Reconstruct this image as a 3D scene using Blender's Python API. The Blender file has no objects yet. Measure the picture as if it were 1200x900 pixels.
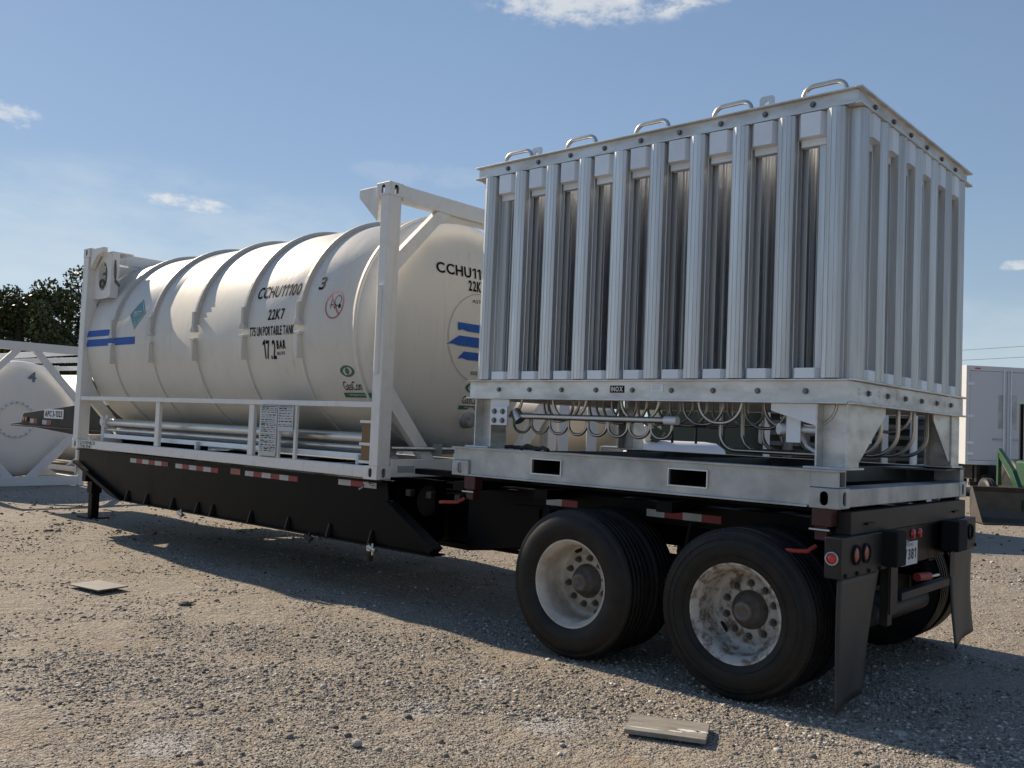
import bpy, bmesh, math, random
import numpy as np
from mathutils import Vector, Matrix
R = math.radians
C = bpy.context.scene.collection
SC = bpy.context.scene
random.seed(7)

# ------------------------------------------------------------------ camera
CAM = Vector((2.0536, -5.1246, 1.5481))
yaw, pitch, roll = .7269, .0461, .0405
fw = Vector((-math.sin(yaw)*math.cos(pitch), math.cos(yaw)*math.cos(pitch), math.sin(pitch)))
rt = Vector((math.cos(yaw), math.sin(yaw), 0)); up = rt.cross(fw)
c_, s_ = math.cos(roll), math.sin(roll)
rt2 = c_*rt + s_*up; up2 = -s_*rt + c_*up
cd = bpy.data.cameras.new('camera'); cam = bpy.data.objects.new('camera', cd); C.objects.link(cam)
cam.matrix_world = Matrix(((rt2.x, up2.x, -fw.x, CAM.x), (rt2.y, up2.y, -fw.y, CAM.y), (rt2.z, up2.z, -fw.z, CAM.z), (0, 0, 0, 1)))
cd.sensor_width = 36; cd.sensor_fit = 'HORIZONTAL'; cd.lens = 36*1074.775/1200
cd.clip_start = .05; cd.clip_end = 3000
SC.camera = cam

# ------------------------------------------------------------------ light
SUN_TRAVEL = Vector((1.50, -.10, -1.0)).normalized()
sd = -SUN_TRAVEL
SUN_EL = math.asin(sd.z); SUN_AZ = math.atan2(sd.x, sd.y)      # azimuth from +Y towards +X
sl = bpy.data.lights.new('sun', 'SUN'); sl.energy = 5.0; sl.angle = R(.5); sl.color = (1, .84, .64)
so = bpy.data.objects.new('sun', sl); C.objects.link(so)
so.rotation_euler = SUN_TRAVEL.to_track_quat('-Z', 'Y').to_euler(); so.location = (-20, 5, 30)
W = bpy.data.worlds.new('World'); SC.world = W; W.use_nodes = True
nt = W.node_tree; nt.nodes.clear()
def N(t, **k):
    n = nt.nodes.new(t)
    for a, b in k.items(): setattr(n, a, b)
    return n
out = N('ShaderNodeOutputWorld'); bg = N('ShaderNodeBackground'); bg.inputs[1].default_value = .11
sky = N('ShaderNodeTexSky', sky_type='NISHITA', sun_disc=False, sun_elevation=SUN_EL, sun_rotation=SUN_AZ)
sky.altitude = 100; sky.air_density = 1.0; sky.dust_density = .3; sky.ozone_density = 2.0
tc = N('ShaderNodeTexCoord')
def M(op, a, b=None, c=None):
    n = N('ShaderNodeMath', operation=op)
    for i, v in enumerate((a, b, c)):
        if v is None: continue
        if isinstance(v, (int, float)): n.inputs[i].default_value = v
        else: nt.links.new(v, n.inputs[i])
    return n.outputs[0]
def DOT(v):
    n = N('ShaderNodeVectorMath', operation='DOT_PRODUCT'); nt.links.new(tc.outputs['Generated'], n.inputs[0]); n.inputs[1].default_value = v
    return n.outputs['Value']
ramp = N('ShaderNodeValToRGB'); sx = N('ShaderNodeSeparateXYZ'); nt.links.new(tc.outputs['Generated'], sx.inputs[0]); nt.links.new(sx.outputs[2], ramp.inputs[0])
e_ = ramp.color_ramp.elements; e_[0].position = 0; e_[0].color = (4.0, 4.9, 5.4, 1); e_[1].position = 1; e_[1].color = (1.2, 2.0, 4.0, 1)
for p_, c2_ in ((.10, (3.15, 4.2, 5.1, 1)), (.26, (2.1, 3.1, 4.6, 1)), (.42, (1.7, 2.6, 4.1, 1))):
    q_ = e_.new(p_); q_.color = c2_
mx0 = N('ShaderNodeMix', data_type='RGBA'); mx0.inputs[0].default_value = .88; nt.links.new(sky.outputs[0], mx0.inputs[6])
az_ = N('ShaderNodeVectorMath', operation='DOT_PRODUCT'); nt.links.new(tc.outputs['Generated'], az_.inputs[0]); az_.inputs[1].default_value = Vector((sd.x, sd.y, 0)).normalized()
azr = N('ShaderNodeMapRange'); nt.links.new(az_.outputs['Value'], azr.inputs[0]); azr.inputs[1].default_value = -1; azr.inputs[2].default_value = .7; azr.inputs[3].default_value = .50; azr.inputs[4].default_value = 1.0
azm = N('ShaderNodeVectorMath', operation='SCALE'); nt.links.new(ramp.outputs[0], azm.inputs[0]); nt.links.new(azr.outputs[0], azm.inputs['Scale']); nt.links.new(azm.outputs[0], mx0.inputs[7])
cur = mx0.outputs[2]
def cloud(c, w, h, scale, amt, thr, col=(6.6, 6.5, 6.2), stretch=2.2, soft=.35, tilt=0):
    global cur
    c = Vector(c).normalized(); r = Vector((-c.y, c.x, 0)).normalized()*-1; u = r.cross(c)
    r2 = r*math.cos(tilt)+u*math.sin(tilt); u2 = u*math.cos(tilt)-r*math.sin(tilt)
    a = M('DIVIDE', DOT(r2), w); b = M('DIVIDE', DOT(u2), h); f = M('GREATER_THAN', DOT(c), .5)
    rr = M('SUBTRACT', 1.0, M('ADD', M('MULTIPLY', a, a), M('MULTIPLY', b, b)))
    mp = N('ShaderNodeMapping'); nt.links.new(tc.outputs['Generated'], mp.inputs[0]); mp.inputs['Scale'].default_value = (scale, scale, scale*stretch)
    nz = N('ShaderNodeTexNoise'); nz.inputs['Detail'].default_value = 9; nz.inputs['Roughness'].default_value = .62; nz.inputs['Scale'].default_value = 1
    nt.links.new(mp.outputs[0], nz.inputs['Vector'])
    v = M('ADD', M('MULTIPLY', rr, .55), M('MULTIPLY', M('SUBTRACT', nz.outputs[0], .5), 2.6))
    mr = N('ShaderNodeMapRange', interpolation_type='SMOOTHSTEP'); nt.links.new(v, mr.inputs[0]); mr.inputs[1].default_value = thr; mr.inputs[2].default_value = thr+soft
    edge = N('ShaderNodeMapRange', interpolation_type='SMOOTHSTEP'); nt.links.new(rr, edge.inputs[0]); edge.inputs[1].default_value = 0; edge.inputs[2].default_value = .6
    k = M('MULTIPLY', M('MULTIPLY', M('MULTIPLY', mr.outputs[0], edge.outputs[0]), f), amt)
    mx = N('ShaderNodeMix', data_type='RGBA'); nt.links.new(k, mx.inputs[0]); nt.links.new(cur, mx.inputs[6]); mx.inputs[7].default_value = (*col, 1)
    cur = mx.outputs[2]
cloud((-.56, .72, .43), .13, .026, 30, .62, .0, soft=.8)
cloud((-.47, .76, .44), .10, .030, 30, .45, .15, soft=.8)
cloud((-.86, .46, .212), .055, .010, 48, .7, -.05, soft=.9, tilt=-.05)
cloud((-.91, .31, .27), .03, .016, 44, .5, .1, soft=.8)
cloud((-.22, .96, .172), .022, .006, 44, .6, .0, soft=.8)
cloud((-.71, .65, .262), .10, .016, 22, .10, -.1, soft=.8)
cloud((-.88, .43, .16), .42, .10, 7, .38, -.25, col=(5.6, 6.0, 6.2), soft=1.3, stretch=3)
cloud((-.60, .75, .10), .9, .07, 5, .30, -.5, col=(5.4, 5.9, 6.1), soft=1.3, stretch=3)
nt.links.new(cur, bg.inputs[0]); nt.links.new(bg.outputs[0], out.inputs[0])
SC.view_settings.view_transform = 'Standard'; SC.view_settings.look = 'None'; SC.view_settings.exposure = 0.30; SC.view_settings.gamma = 1
SC.cycles.max_bounces = 8; SC.cycles.use_denoising = True

# ------------------------------------------------------------------ materials
def mat(name, col, rough=.5, metal=0., var=.0, vscale=3., col2=None, bump=0., bscale=40., coat=0., stretch=(1, 1, 1), thr=(.35, .7), detail=6, emit=None, rvar=0, spec=None):
    m = bpy.data.materials.new(name); m.use_nodes = True; t = m.node_tree; b = t.nodes['Principled BSDF']
    b.inputs['Base Color'].default_value = (*col, 1); b.inputs['Roughness'].default_value = rough; b.inputs['Metallic'].default_value = metal
    if spec is not None: b.inputs['Specular IOR Level'].default_value = spec
    if coat: b.inputs['Coat Weight'].default_value = coat; b.inputs['Coat Roughness'].default_value = .15
    o = t.nodes.new('ShaderNodeTexCoord'); mp = t.nodes.new('ShaderNodeMapping'); mp.inputs['Scale'].default_value = stretch
    t.links.new(o.outputs['Object'], mp.inputs[0])
    if col2 is not None:
        n = t.nodes.new('ShaderNodeTexNoise'); n.inputs['Scale'].default_value = vscale; n.inputs['Detail'].default_value = detail; n.inputs['Roughness'].default_value = .65
        t.links.new(mp.outputs[0], n.inputs['Vector'])
        r = t.nodes.new('ShaderNodeMapRange'); r.inputs[1].default_value = thr[0]; r.inputs[2].default_value = thr[1]; r.inputs[4].default_value = max(var, 0.0) or 1
        t.links.new(n.outputs[0], r.inputs[0])
        x = t.nodes.new('ShaderNodeMix'); x.data_type = 'RGBA'; x.inputs[6].default_value = (*col, 1); x.inputs[7].default_value = (*col2, 1)
        t.links.new(r.outputs[0], x.inputs[0]); t.links.new(x.outputs[2], b.inputs['Base Color'])
        if rvar:
            q = t.nodes.new('ShaderNodeMapRange'); q.inputs[3].default_value = rough; q.inputs[4].default_value = min(1, rough+rvar); q.inputs[1].default_value = thr[0]; q.inputs[2].default_value = thr[1]
            t.links.new(n.outputs[0], q.inputs[0]); t.links.new(q.outputs[0], b.inputs['Roughness'])
    if bump:
        n2 = t.nodes.new('ShaderNodeTexNoise'); n2.inputs['Scale'].default_value = bscale; n2.inputs['Detail'].default_value = 4
        t.links.new(mp.outputs[0], n2.inputs['Vector'])
        bp = t.nodes.new('ShaderNodeBump'); bp.inputs['Strength'].default_value = 1; bp.inputs['Distance'].default_value = bump
        t.links.new(n2.outputs[0], bp.inputs['Height']); t.links.new(bp.outputs[0], b.inputs['Normal'])
    return m
m_shell = mat('tank_paint', (.71, .69, .625), .45, var=.30, vscale=1.6, col2=(.50, .47, .41), bump=.0038, bscale=5.5, coat=.05, stretch=(1, 1, .25), thr=(.45, .8), rvar=.2)
m_rib = mat('shaded_rib_paint', (.56, .545, .50), .45, var=.4, vscale=5, col2=(.42, .40, .36))  # greyer than the shell: shade on the rib sides put into the colour
m_white = mat('frame_paint', (.78, .77, .73), .42, var=.35, vscale=7, col2=(.45, .42, .36), thr=(.52, .8), bump=.0006, bscale=30)
m_alu = mat('extruded_aluminium', (.80, .81, .81), .37, metal=.78, var=.6, vscale=2.5, col2=(.48, .48, .47), stretch=(9, 9, .35), thr=(.35, .7), rvar=.14)
m_plate = mat('aluminium_plate', (.74, .75, .75), .42, metal=.75, var=.5, vscale=4, col2=(.52, .51, .49), thr=(.4, .75), bump=.0006, bscale=18, rvar=.15)
m_beam = mat('aluminium_beam', (.72, .72, .70), .42, metal=.72, var=.8, vscale=3.2, col2=(.44, .42, .38), stretch=(1, 1, 2.5), thr=(.42, .75), bump=.0008, bscale=14, detail=10, rvar=.2)
m_cap = mat('bright_aluminium', (.82, .87, .92), .40, metal=.25, var=.3, vscale=6, col2=(.62, .65, .68))
m_galv = mat('galvanised_steel', (.52, .54, .54), .46, metal=.7, var=.8, vscale=3.5, col2=(.33, .33, .32), thr=(.38, .72), bump=.0012, bscale=10, detail=12, rvar=.2)
m_galvd = mat('shaded_zinc', (.10, .11, .12), .5, metal=.4, var=.8, vscale=4, col2=(.05, .052, .055), thr=(.4, .7))  # darkened galvanised tone: shade inside the far skid beam painted in
m_pipe = mat('stainless_pipe', (.60, .59, .56), .28, metal=.95, var=.4, vscale=6, col2=(.4, .36, .3))
m_black = mat('black_chassis_paint', (.003, .003, .0035), .34, var=.5, vscale=3, col2=(.007, .0065, .006), thr=(.5, .8), bump=.0008, bscale=9, rvar=.25, spec=.10)
m_steel = mat('dusty_black_steel', (.022, .020, .018), .5, spec=.3, var=.7, vscale=4, col2=(.06, .053, .045), thr=(.4, .8))
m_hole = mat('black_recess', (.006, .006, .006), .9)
m_rub = mat('tyre_rubber', (.007, .007, .007), .5, var=.7, vscale=7, col2=(.032, .027, .021), spec=.3, thr=(.4, .8), bump=.001, bscale=60, detail=9)
m_rim = mat('white_wheel_paint', (.58, .55, .49), .5, var=.85, vscale=5, col2=(.27, .20, .13), thr=(.38, .66), detail=12)
m_rim2 = mat('flaking_wheel_paint', (.50, .48, .44), .5, var=.9, vscale=16, col2=(.13, .085, .055), thr=(.46, .60), detail=15)
m_hub = mat('greasy_hub_steel', (.17, .155, .14), .5, metal=.35, var=.8, vscale=14, col2=(.06, .05, .042))
m_flap = mat('rubber_flap', (.045, .040, .034), .5, var=.8, vscale=3, col2=(.07, .063, .052), thr=(.35, .8), bump=.006, bscale=2.5)
m_red = mat('red_lens', (.55, .03, .03), .2, coat=.5); m_amber = mat('faded_red_lens', (.42, .12, .07), .3, var=.6, vscale=30, col2=(.3, .05, .03))
m_redpaint = mat('oxide_red_paint', (.075, .018, .015), .55, var=.7, vscale=9, col2=(.03, .012, .01))
m_redh = mat('red_handle_paint', (.34, .04, .03), .5)
m_tapew = mat('white_tape', (.52, .52, .51), .45, var=.6, vscale=20, col2=(.36, .35, .33)); m_taper = mat('red_tape', (.30, .025, .028), .45, var=.5, vscale=15, col2=(.18, .03, .03)); m_tapeo = mat('faded_orange_tape', (.36, .13, .09), .55)
m_ink = mat('black_lettering', (.015, .015, .017), .8, spec=.1); m_blue = mat('blue_stripe', (.018, .10, .42), .55, var=.5, vscale=9, col2=(.05, .15, .44), spec=.2); m_green = mat('green_logo', (.02, .13, .085), .45)
m_redink = mat('red_ring', (.40, .10, .12), .5); m_teal = mat('green_placard', (.10, .26, .26), .5, var=.4, vscale=20, col2=(.2, .36, .36)); m_sign = mat('white_label', (.75, .76, .76), .45)
m_metalsign = mat('data_plate', (.50, .52, .53), .42, metal=.4, var=.5, vscale=25, col2=(.36, .38, .40))
m_orange = mat('varnished_tan', (.20, .11, .04), .5)
m_bgwhite = mat('distant_white_paint', (.70, .71, .72), .5, var=.3, vscale=1.5, col2=(.52, .52, .50)); m_beige = mat('beige_tank_paint', (.56, .46, .33), .4, var=.3, vscale=2, col2=(.42, .34, .24))
m_dgreen = mat('dark_green_steel', (.035, .06, .042), .5, var=.4, vscale=3, col2=(.06, .075, .06)); m_tgreen = mat('tractor_green', (.016, .075, .024), .4, var=.6, vscale=6, col2=(.012, .04, .02)); m_yellow = mat('tractor_yellow', (.7, .5, .03), .4)
m_bucket = mat('worn_bucket_steel', (.075, .065, .055), .5, metal=.3, var=.7, vscale=4, col2=(.14, .12, .10)); m_glass = mat('dark_glass', (.02, .03, .035), .08)
m_wood = mat('weathered_board', (.30, .285, .25), .7, var=.9, vscale=5, col2=(.17, .15, .12), stretch=(1, 5, 1), thr=(.38, .66), bump=.003, bscale=14, detail=10)
m_woodw = mat('board_paint_remnant', (.66, .65, .62), .6); m_sheet = mat('scuffed_grey_sheet', (.15, .15, .145), .6, metal=.0, var=.6, vscale=7, col2=(.25, .24, .22))
m_bark = mat('tree_bark', (.10, .075, .05), .9, bump=.01, bscale=12); m_white2 = mat('white_plastic', (.80, .80, .79), .35)
m_grate = mat('grey_machine', (.30, .31, .31), .5, metal=.3)

def streaks(m):      # thin vertical rain and dirt runs on the shell
    t = m.node_tree; b = t.nodes['Principled BSDF']; l = b.inputs['Base Color'].links[0]; src = l.from_socket
    o = t.nodes.new('ShaderNodeTexCoord'); out_ = src
    for sc_, lo, hi, k, c in (((13, 13, .55), .60, .80, .40, (.30, .27, .22, 1)), ((45, 45, 1.6), .63, .80, .35, (.24, .21, .17, 1)), ((3, 3, 3), .60, .85, .30, (.36, .33, .27, 1))):
        mp = t.nodes.new('ShaderNodeMapping'); mp.inputs['Scale'].default_value = sc_; t.links.new(o.outputs['Object'], mp.inputs[0])
        n = t.nodes.new('ShaderNodeTexNoise'); n.inputs['Scale'].default_value = 1; n.inputs['Detail'].default_value = 7; n.inputs['Roughness'].default_value = .6; t.links.new(mp.outputs[0], n.inputs['Vector'])
        r = t.nodes.new('ShaderNodeMapRange'); r.inputs[1].default_value = lo; r.inputs[2].default_value = hi; r.inputs[4].default_value = k; t.links.new(n.outputs[0], r.inputs[0])
        x = t.nodes.new('ShaderNodeMix'); x.data_type = 'RGBA'; t.links.new(r.outputs[0], x.inputs[0]); t.links.new(out_, x.inputs[6]); x.inputs[7].default_value = c; out_ = x.outputs[2]
    t.links.new(out_, b.inputs['Base Color'])
streaks(m_shell); streaks(m_white)
def vary(m, lo, hi):      # every extrusion of its own slightly different tone
    t = m.node_tree; b = t.nodes['Principled BSDF']; src = b.inputs['Base Color'].links[0].from_socket; i = t.nodes.new('ShaderNodeObjectInfo')
    r = t.nodes.new('ShaderNodeMapRange'); r.inputs[3].default_value = lo; r.inputs[4].default_value = hi; t.links.new(i.outputs['Random'], r.inputs[0])
    v = t.nodes.new('ShaderNodeVectorMath'); v.operation = 'SCALE'; t.links.new(src, v.inputs[0]); t.links.new(r.outputs[0], v.inputs['Scale']); t.links.new(v.outputs[0], b.inputs['Base Color'])
    for n in t.nodes:      # shift the noise per object so that no two share their stains
        if n.type == 'MAPPING': c = t.nodes.new('ShaderNodeCombineXYZ'); [t.links.new(i.outputs['Random'], c.inputs[k]) for k in range(3)]; q = t.nodes.new('ShaderNodeVectorMath'); q.operation = 'SCALE'; q.inputs['Scale'].default_value = 90; t.links.new(c.outputs[0], q.inputs[0]); t.links.new(q.outputs[0], n.inputs['Location'])
vary(m_alu, .84, 1.06); vary(m_cap, .9, 1.04)
def leafmat():
    m = bpy.data.materials.new('leaves'); m.use_nodes = True; t = m.node_tree; b = t.nodes['Principled BSDF']; b.inputs['Roughness'].default_value = .55
    g = t.nodes.new('ShaderNodeNewGeometry'); r = t.nodes.new('ShaderNodeValToRGB'); e = r.color_ramp.elements
    e[0].color = (.022, .042, .012, 1); e[1].color = (.12, .13, .04, 1)
    t.links.new(g.outputs['Random Per Island'], r.inputs[0]); t.links.new(r.outputs[0], b.inputs['Base Color'])
    return m
m_leaf = leafmat()

def groundmat():
    m = bpy.data.materials.new('gravel_ground'); m.use_nodes = True; t = m.node_tree; b = t.nodes['Principled BSDF']; b.inputs['Roughness'].default_value = .9
    b.inputs['Specular IOR Level'].default_value = .2
    o = t.nodes.new('ShaderNodeTexCoord')
    def noise(s, d, r=.6):
        n = t.nodes.new('ShaderNodeTexNoise'); n.inputs['Scale'].default_value = s; n.inputs['Detail'].default_value = d; n.inputs['Roughness'].default_value = r; t.links.new(o.outputs['Object'], n.inputs['Vector']); return n.outputs[0]
    def ramp(f, *st):
        r = t.nodes.new('ShaderNodeValToRGB'); t.links.new(f, r.inputs[0]); e = r.color_ramp.elements
        for i, (p, c) in enumerate(st):
            q = e[i] if i < 2 else e.new(p); q.position = p; q.color = (*c, 1)
        return r.outputs[0]
    def mix(f, a, bb, mode='MIX'):
        x = t.nodes.new('ShaderNodeMix'); x.data_type = 'RGBA'; x.blend_type = mode
        if isinstance(f, float): x.inputs[0].default_value = f
        else: t.links.new(f, x.inputs[0])
        t.links.new(a, x.inputs[6]); t.links.new(bb, x.inputs[7]); return x.outputs[2]
    def vor(s):
        v = t.nodes.new('ShaderNodeTexVoronoi'); v.inputs['Scale'].default_value = s; t.links.new(o.outputs['Object'], v.inputs['Vector']); return v
    base = ramp(noise(.8, 8, .62), (.30, (.275, .226, .170)), (.70, (.37, .33, .27)))
    v1 = vor(95); v2 = vor(38); v3 = vor(14)
    c1 = ramp(v1.outputs['Color'], (.0, (.10, .088, .07)), (.5, (.27, .24, .20)), (1., (.58, .54, .48)))
    c2 = ramp(v2.outputs['Color'], (.0, (.12, .105, .09)), (.55, (.28, .25, .21)), (1., (.60, .57, .51)))
    c = mix(ramp(noise(3.0, 5), (.38, (0, 0, 0)), (.60, (.75, .75, .75))), base, c1)
    c = mix(ramp(noise(5.0, 4), (.48, (0, 0, 0)), (.66, (.75, .75, .75))), c, c2)
    c = mix(ramp(noise(.9, 6, .7), (.62, (0, 0, 0)), (.70, (.6, .6, .6))), c, ramp(noise(30, 3), (.3, (.24, .235, .225)), (.7, (.34, .335, .32))))
    for (sx_, sy_, sr_) in ((-.98, -1.30, .16), (-1.62, -1.62, .14), (-2.0, -2.9, .16), (-1.75, -.95, .10)):    # pale crushed-stone patches
        d = t.nodes.new('ShaderNodeVectorMath'); d.operation = 'DISTANCE'; t.links.new(o.outputs['Object'], d.inputs[0]); d.inputs[1].default_value = (sx_, sy_, 0)
        ad = t.nodes.new('ShaderNodeMath'); ad.operation = 'MULTIPLY_ADD'; t.links.new(noise(14, 5), ad.inputs[0]); ad.inputs[1].default_value = .35; t.links.new(d.outputs['Value'], ad.inputs[2])
        r = t.nodes.new('ShaderNodeMapRange'); r.inputs[1].default_value = sr_+.13; r.inputs[2].default_value = sr_+.22; r.inputs[3].default_value = .75; r.inputs[4].default_value = 0; t.links.new(ad.outputs[0], r.inputs[0])
        c = mix(r.outputs[0], c, ramp(noise(60, 3), (.35, (.34, .335, .32)), (.7, (.50, .49, .47))))
    t.links.new(c, b.inputs['Base Color'])
    def bmp(h, dist, prev=None, inv=False):
        n = t.nodes.new('ShaderNodeBump'); n.inputs['Distance'].default_value = dist; n.inputs['Strength'].default_value = 1; n.invert = inv
        t.links.new(h, n.inputs['Height'])
        if prev is not None: t.links.new(prev, n.inputs['Normal'])
        return n.outputs[0]
    p = bmp(noise(5, 6), .05); p = bmp(v3.outputs['Distance'], .010, p, True); p = bmp(v2.outputs['Distance'], .010, p, True); p = bmp(v1.outputs['Distance'], .007, p, True)
    t.links.new(p, b.inputs['Normal'])
    return m
def stonemat():
    m = bpy.data.materials.new('gravel_stones'); m.use_nodes = True; t = m.node_tree; b = t.nodes['Principled BSDF']; b.inputs['Roughness'].default_value = .85
    g = t.nodes.new('ShaderNodeNewGeometry'); r = t.nodes.new('ShaderNodeValToRGB'); e = r.color_ramp.elements
    e[0].position = 0; e[0].color = (.07, .064, .056, 1); e[1].position = 1; e[1].color = (.66, .61, .53, 1)
    for p, c in ((.25, (.19, .17, .14)), (.6, (.31, .28, .235)), (.85, (.46, .43, .37))):
        q = e.new(p); q.color = (*c, 1)
    t.links.new(g.outputs['Random Per Island'], r.inputs[0]); t.links.new(r.outputs[0], b.inputs['Base Color'])
    return m
m_ground = groundmat(); m_stone = stonemat(); m_dstone = mat('dark_stone', (.06, .055, .05), .85, var=.6, vscale=20, col2=(.12, .11, .1)); m_lstone = mat('pale_stone', (.30, .28, .25), .85, var=.6, vscale=20, col2=(.42, .40, .36))

# ------------------------------------------------------------------ mesh helpers
class MB:
    def __init__(s): s.v = []; s.f = []; s.sm = []
    def add(s, vs, fs, smooth=False):
        o = len(s.v); s.v += [tuple(v) for v in vs]; s.f += [tuple(i+o for i in f) for f in fs]; s.sm += [smooth]*len(fs); return s
    def box(s, a, b):
        x0, y0, z0 = (min(a[i], b[i]) for i in range(3)); x1, y1, z1 = (max(a[i], b[i]) for i in range(3))
        return s.add([(x0, y0, z0), (x1, y0, z0), (x1, y1, z0), (x0, y1, z0), (x0, y0, z1), (x1, y0, z1), (x1, y1, z1), (x0, y1, z1)],
                     [(0, 3, 2, 1), (4, 5, 6, 7), (0, 1, 5, 4), (1, 2, 6, 5), (2, 3, 7, 6), (3, 0, 4, 7)])
    def prism(s, pts, axis, a, b):
        """closed outline pts (two coords) swept along axis from a to b; for axis 0 pts are (y,z), 1: (x,z), 2: (x,y)"""
        def P(p, t): return (t, p[0], p[1]) if axis == 0 else (p[0], t, p[1]) if axis == 1 else (p[0], p[1], t)
        n = len(pts)
        return s.add([P(p, a) for p in pts]+[P(p, b) for p in pts], [tuple(range(n))[::-1], tuple(range(n, 2*n))]+[(i, (i+1) % n, n+(i+1) % n, n+i) for i in range(n)])
    def cyl(s, p0, p1, r, n=16, r1=None, caps=True, smooth=True):
        p0 = Vector(p0); p1 = Vector(p1); d = (p1-p0).normalized(); a = d.orthogonal().normalized(); b = d.cross(a); r1 = r if r1 is None else r1
        vs = [p0+(a*math.cos(2*math.pi*i/n)+b*math.sin(2*math.pi*i/n))*r for i in range(n)]+[p1+(a*math.cos(2*math.pi*i/n)+b*math.sin(2*math.pi*i/n))*r1 for i in range(n)]
        s.add(vs, [(i, (i+1) % n, n+(i+1) % n, n+i) for i in range(n)], smooth)
        if caps: s.add(vs, [tuple(range(n))[::-1], tuple(range(n, 2*n))])
        return s
    def tube(s, pts, r, n=8):
        pts = [Vector(p) for p in pts]; L = len(pts); rings = []; a = None
        for i, p in enumerate(pts):
            d = (pts[min(i+1, L-1)]-pts[max(i-1, 0)]).normalized()
            a = d.orthogonal().normalized() if a is None else (a-d*a.dot(d)).normalized()
            b = d.cross(a); rings.append([p+(a*math.cos(2*math.pi*k/n)+b*math.sin(2*math.pi*k/n))*r for k in range(n)])
        s.add([v for q in rings for v in q], [(i*n+k, i*n+(k+1) % n, (i+1)*n+(k+1) % n, (i+1)*n+k) for i in range(L-1) for k in range(n)], True)
        s.add(rings[0], [tuple(range(n))[::-1]]); s.add(rings[-1], [tuple(range(n))]); return s
    def lathe(s, prof, c, axis, n=48, a0=0, a1=2*math.pi, smooth=True, close=False):
        """prof: list of (t along axis, r)"""
        full = abs(a1-a0-2*math.pi) < 1e-6; m = n if full else n+1; vs = []
        for t, r in prof:
            for i in range(m):
                q = a0+(a1-a0)*i/n; u, w = r*math.cos(q), r*math.sin(q)
                vs.append((c[0]+t, c[1]+u, c[2]+w) if axis == 0 else (c[0]+u, c[1]+t, c[2]+w) if axis == 1 else (c[0]+u, c[1]+w, c[2]+t))
        fs = []; P = len(prof)
        for j in range(P if close else P-1):
            for i in range(n if full else n):
                i2 = (i+1) % m; j2 = (j+1) % P; fs.append((j*m+i, j*m+i2, j2*m+i2, j2*m+i))
        s.add(vs, fs, smooth)
        if close and not full: s.add([vs[j*m] for j in range(P)], [tuple(range(P))]); s.add([vs[j*m+n] for j in range(P)], [tuple(range(P))[::-1]])
        return s
    def mesh(s, name, m):
        me = bpy.data.meshes.new(name); me.from_pydata(s.v, [], s.f)
        me.polygons.foreach_set('use_smooth', s.sm); me.materials.append(m); me.validate()
        bm = bmesh.new(); bm.from_mesh(me); bmesh.ops.recalc_face_normals(bm, faces=bm.faces); bm.to_mesh(me); bm.free()
        return me
    def build(s, name, m, parent=None, bevel=0):
        o = bpy.data.objects.new(name, s.mesh(name, m)); C.objects.link(o)
        if parent is not None: o.parent = parent; o.matrix_parent_inverse = Matrix.Identity(4)
        if bevel:
            b = o.modifiers.new('bevel', 'BEVEL'); b.width = bevel; b.segments = 2; b.limit_method = 'ANGLE'; b.angle_limit = R(40)
        return o
def put(name, me, parent=None, loc=(0, 0, 0), rot=(0, 0, 0), sc=(1, 1, 1)):
    o = bpy.data.objects.new(name, me); C.objects.link(o); o.location = loc; o.rotation_euler = rot; o.scale = sc
    if parent is not None: o.parent = parent
    return o
def thing(name, label, cat, group=None, loc=(0, 0, 0), rot=0):
    o = bpy.data.objects.new(name, None); C.objects.link(o); o.location = loc; o.rotation_euler = (0, 0, rot); o.empty_display_size = .2
    return tag(o, label, cat, group)
def tag(o, label, cat, group=None):
    o['label'] = label; o['category'] = cat
    if group: o['group'] = group
    return o
_font_cache = {}
def glyph(ch, bold):
    """outline of one character in font units, as (verts, faces, width)"""
    if ch == '1':
        w = .12+bold*.45; bm = bmesh.new()
        for q in (((.2, 0), (.2+w, 0), (.2+w, .72), (.2, .72)), ((.2, .72), (.0, .60), (.0, .60-w*.75), (.2, .72-w))): bm.faces.new([bm.verts.new((x, y, 0)) for x, y in q])
    else:
        cu = bpy.data.curves.new('t', 'FONT'); cu.body = ch; cu.offset = bold*.5; cu.resolution_u = 3
        o = bpy.data.objects.new('t', cu); C.objects.link(o); dg = bpy.context.evaluated_depsgraph_get()
        me = bpy.data.meshes.new_from_object(o.evaluated_get(dg)); bpy.data.objects.remove(o); bm = bmesh.new(); bm.from_mesh(me); bpy.data.meshes.remove(me)
    x0 = min(v.co.x for v in bm.verts); w = max(v.co.x for v in bm.verts)-x0
    for v in bm.verts: v.co.x -= x0
    return bm, w
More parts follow.
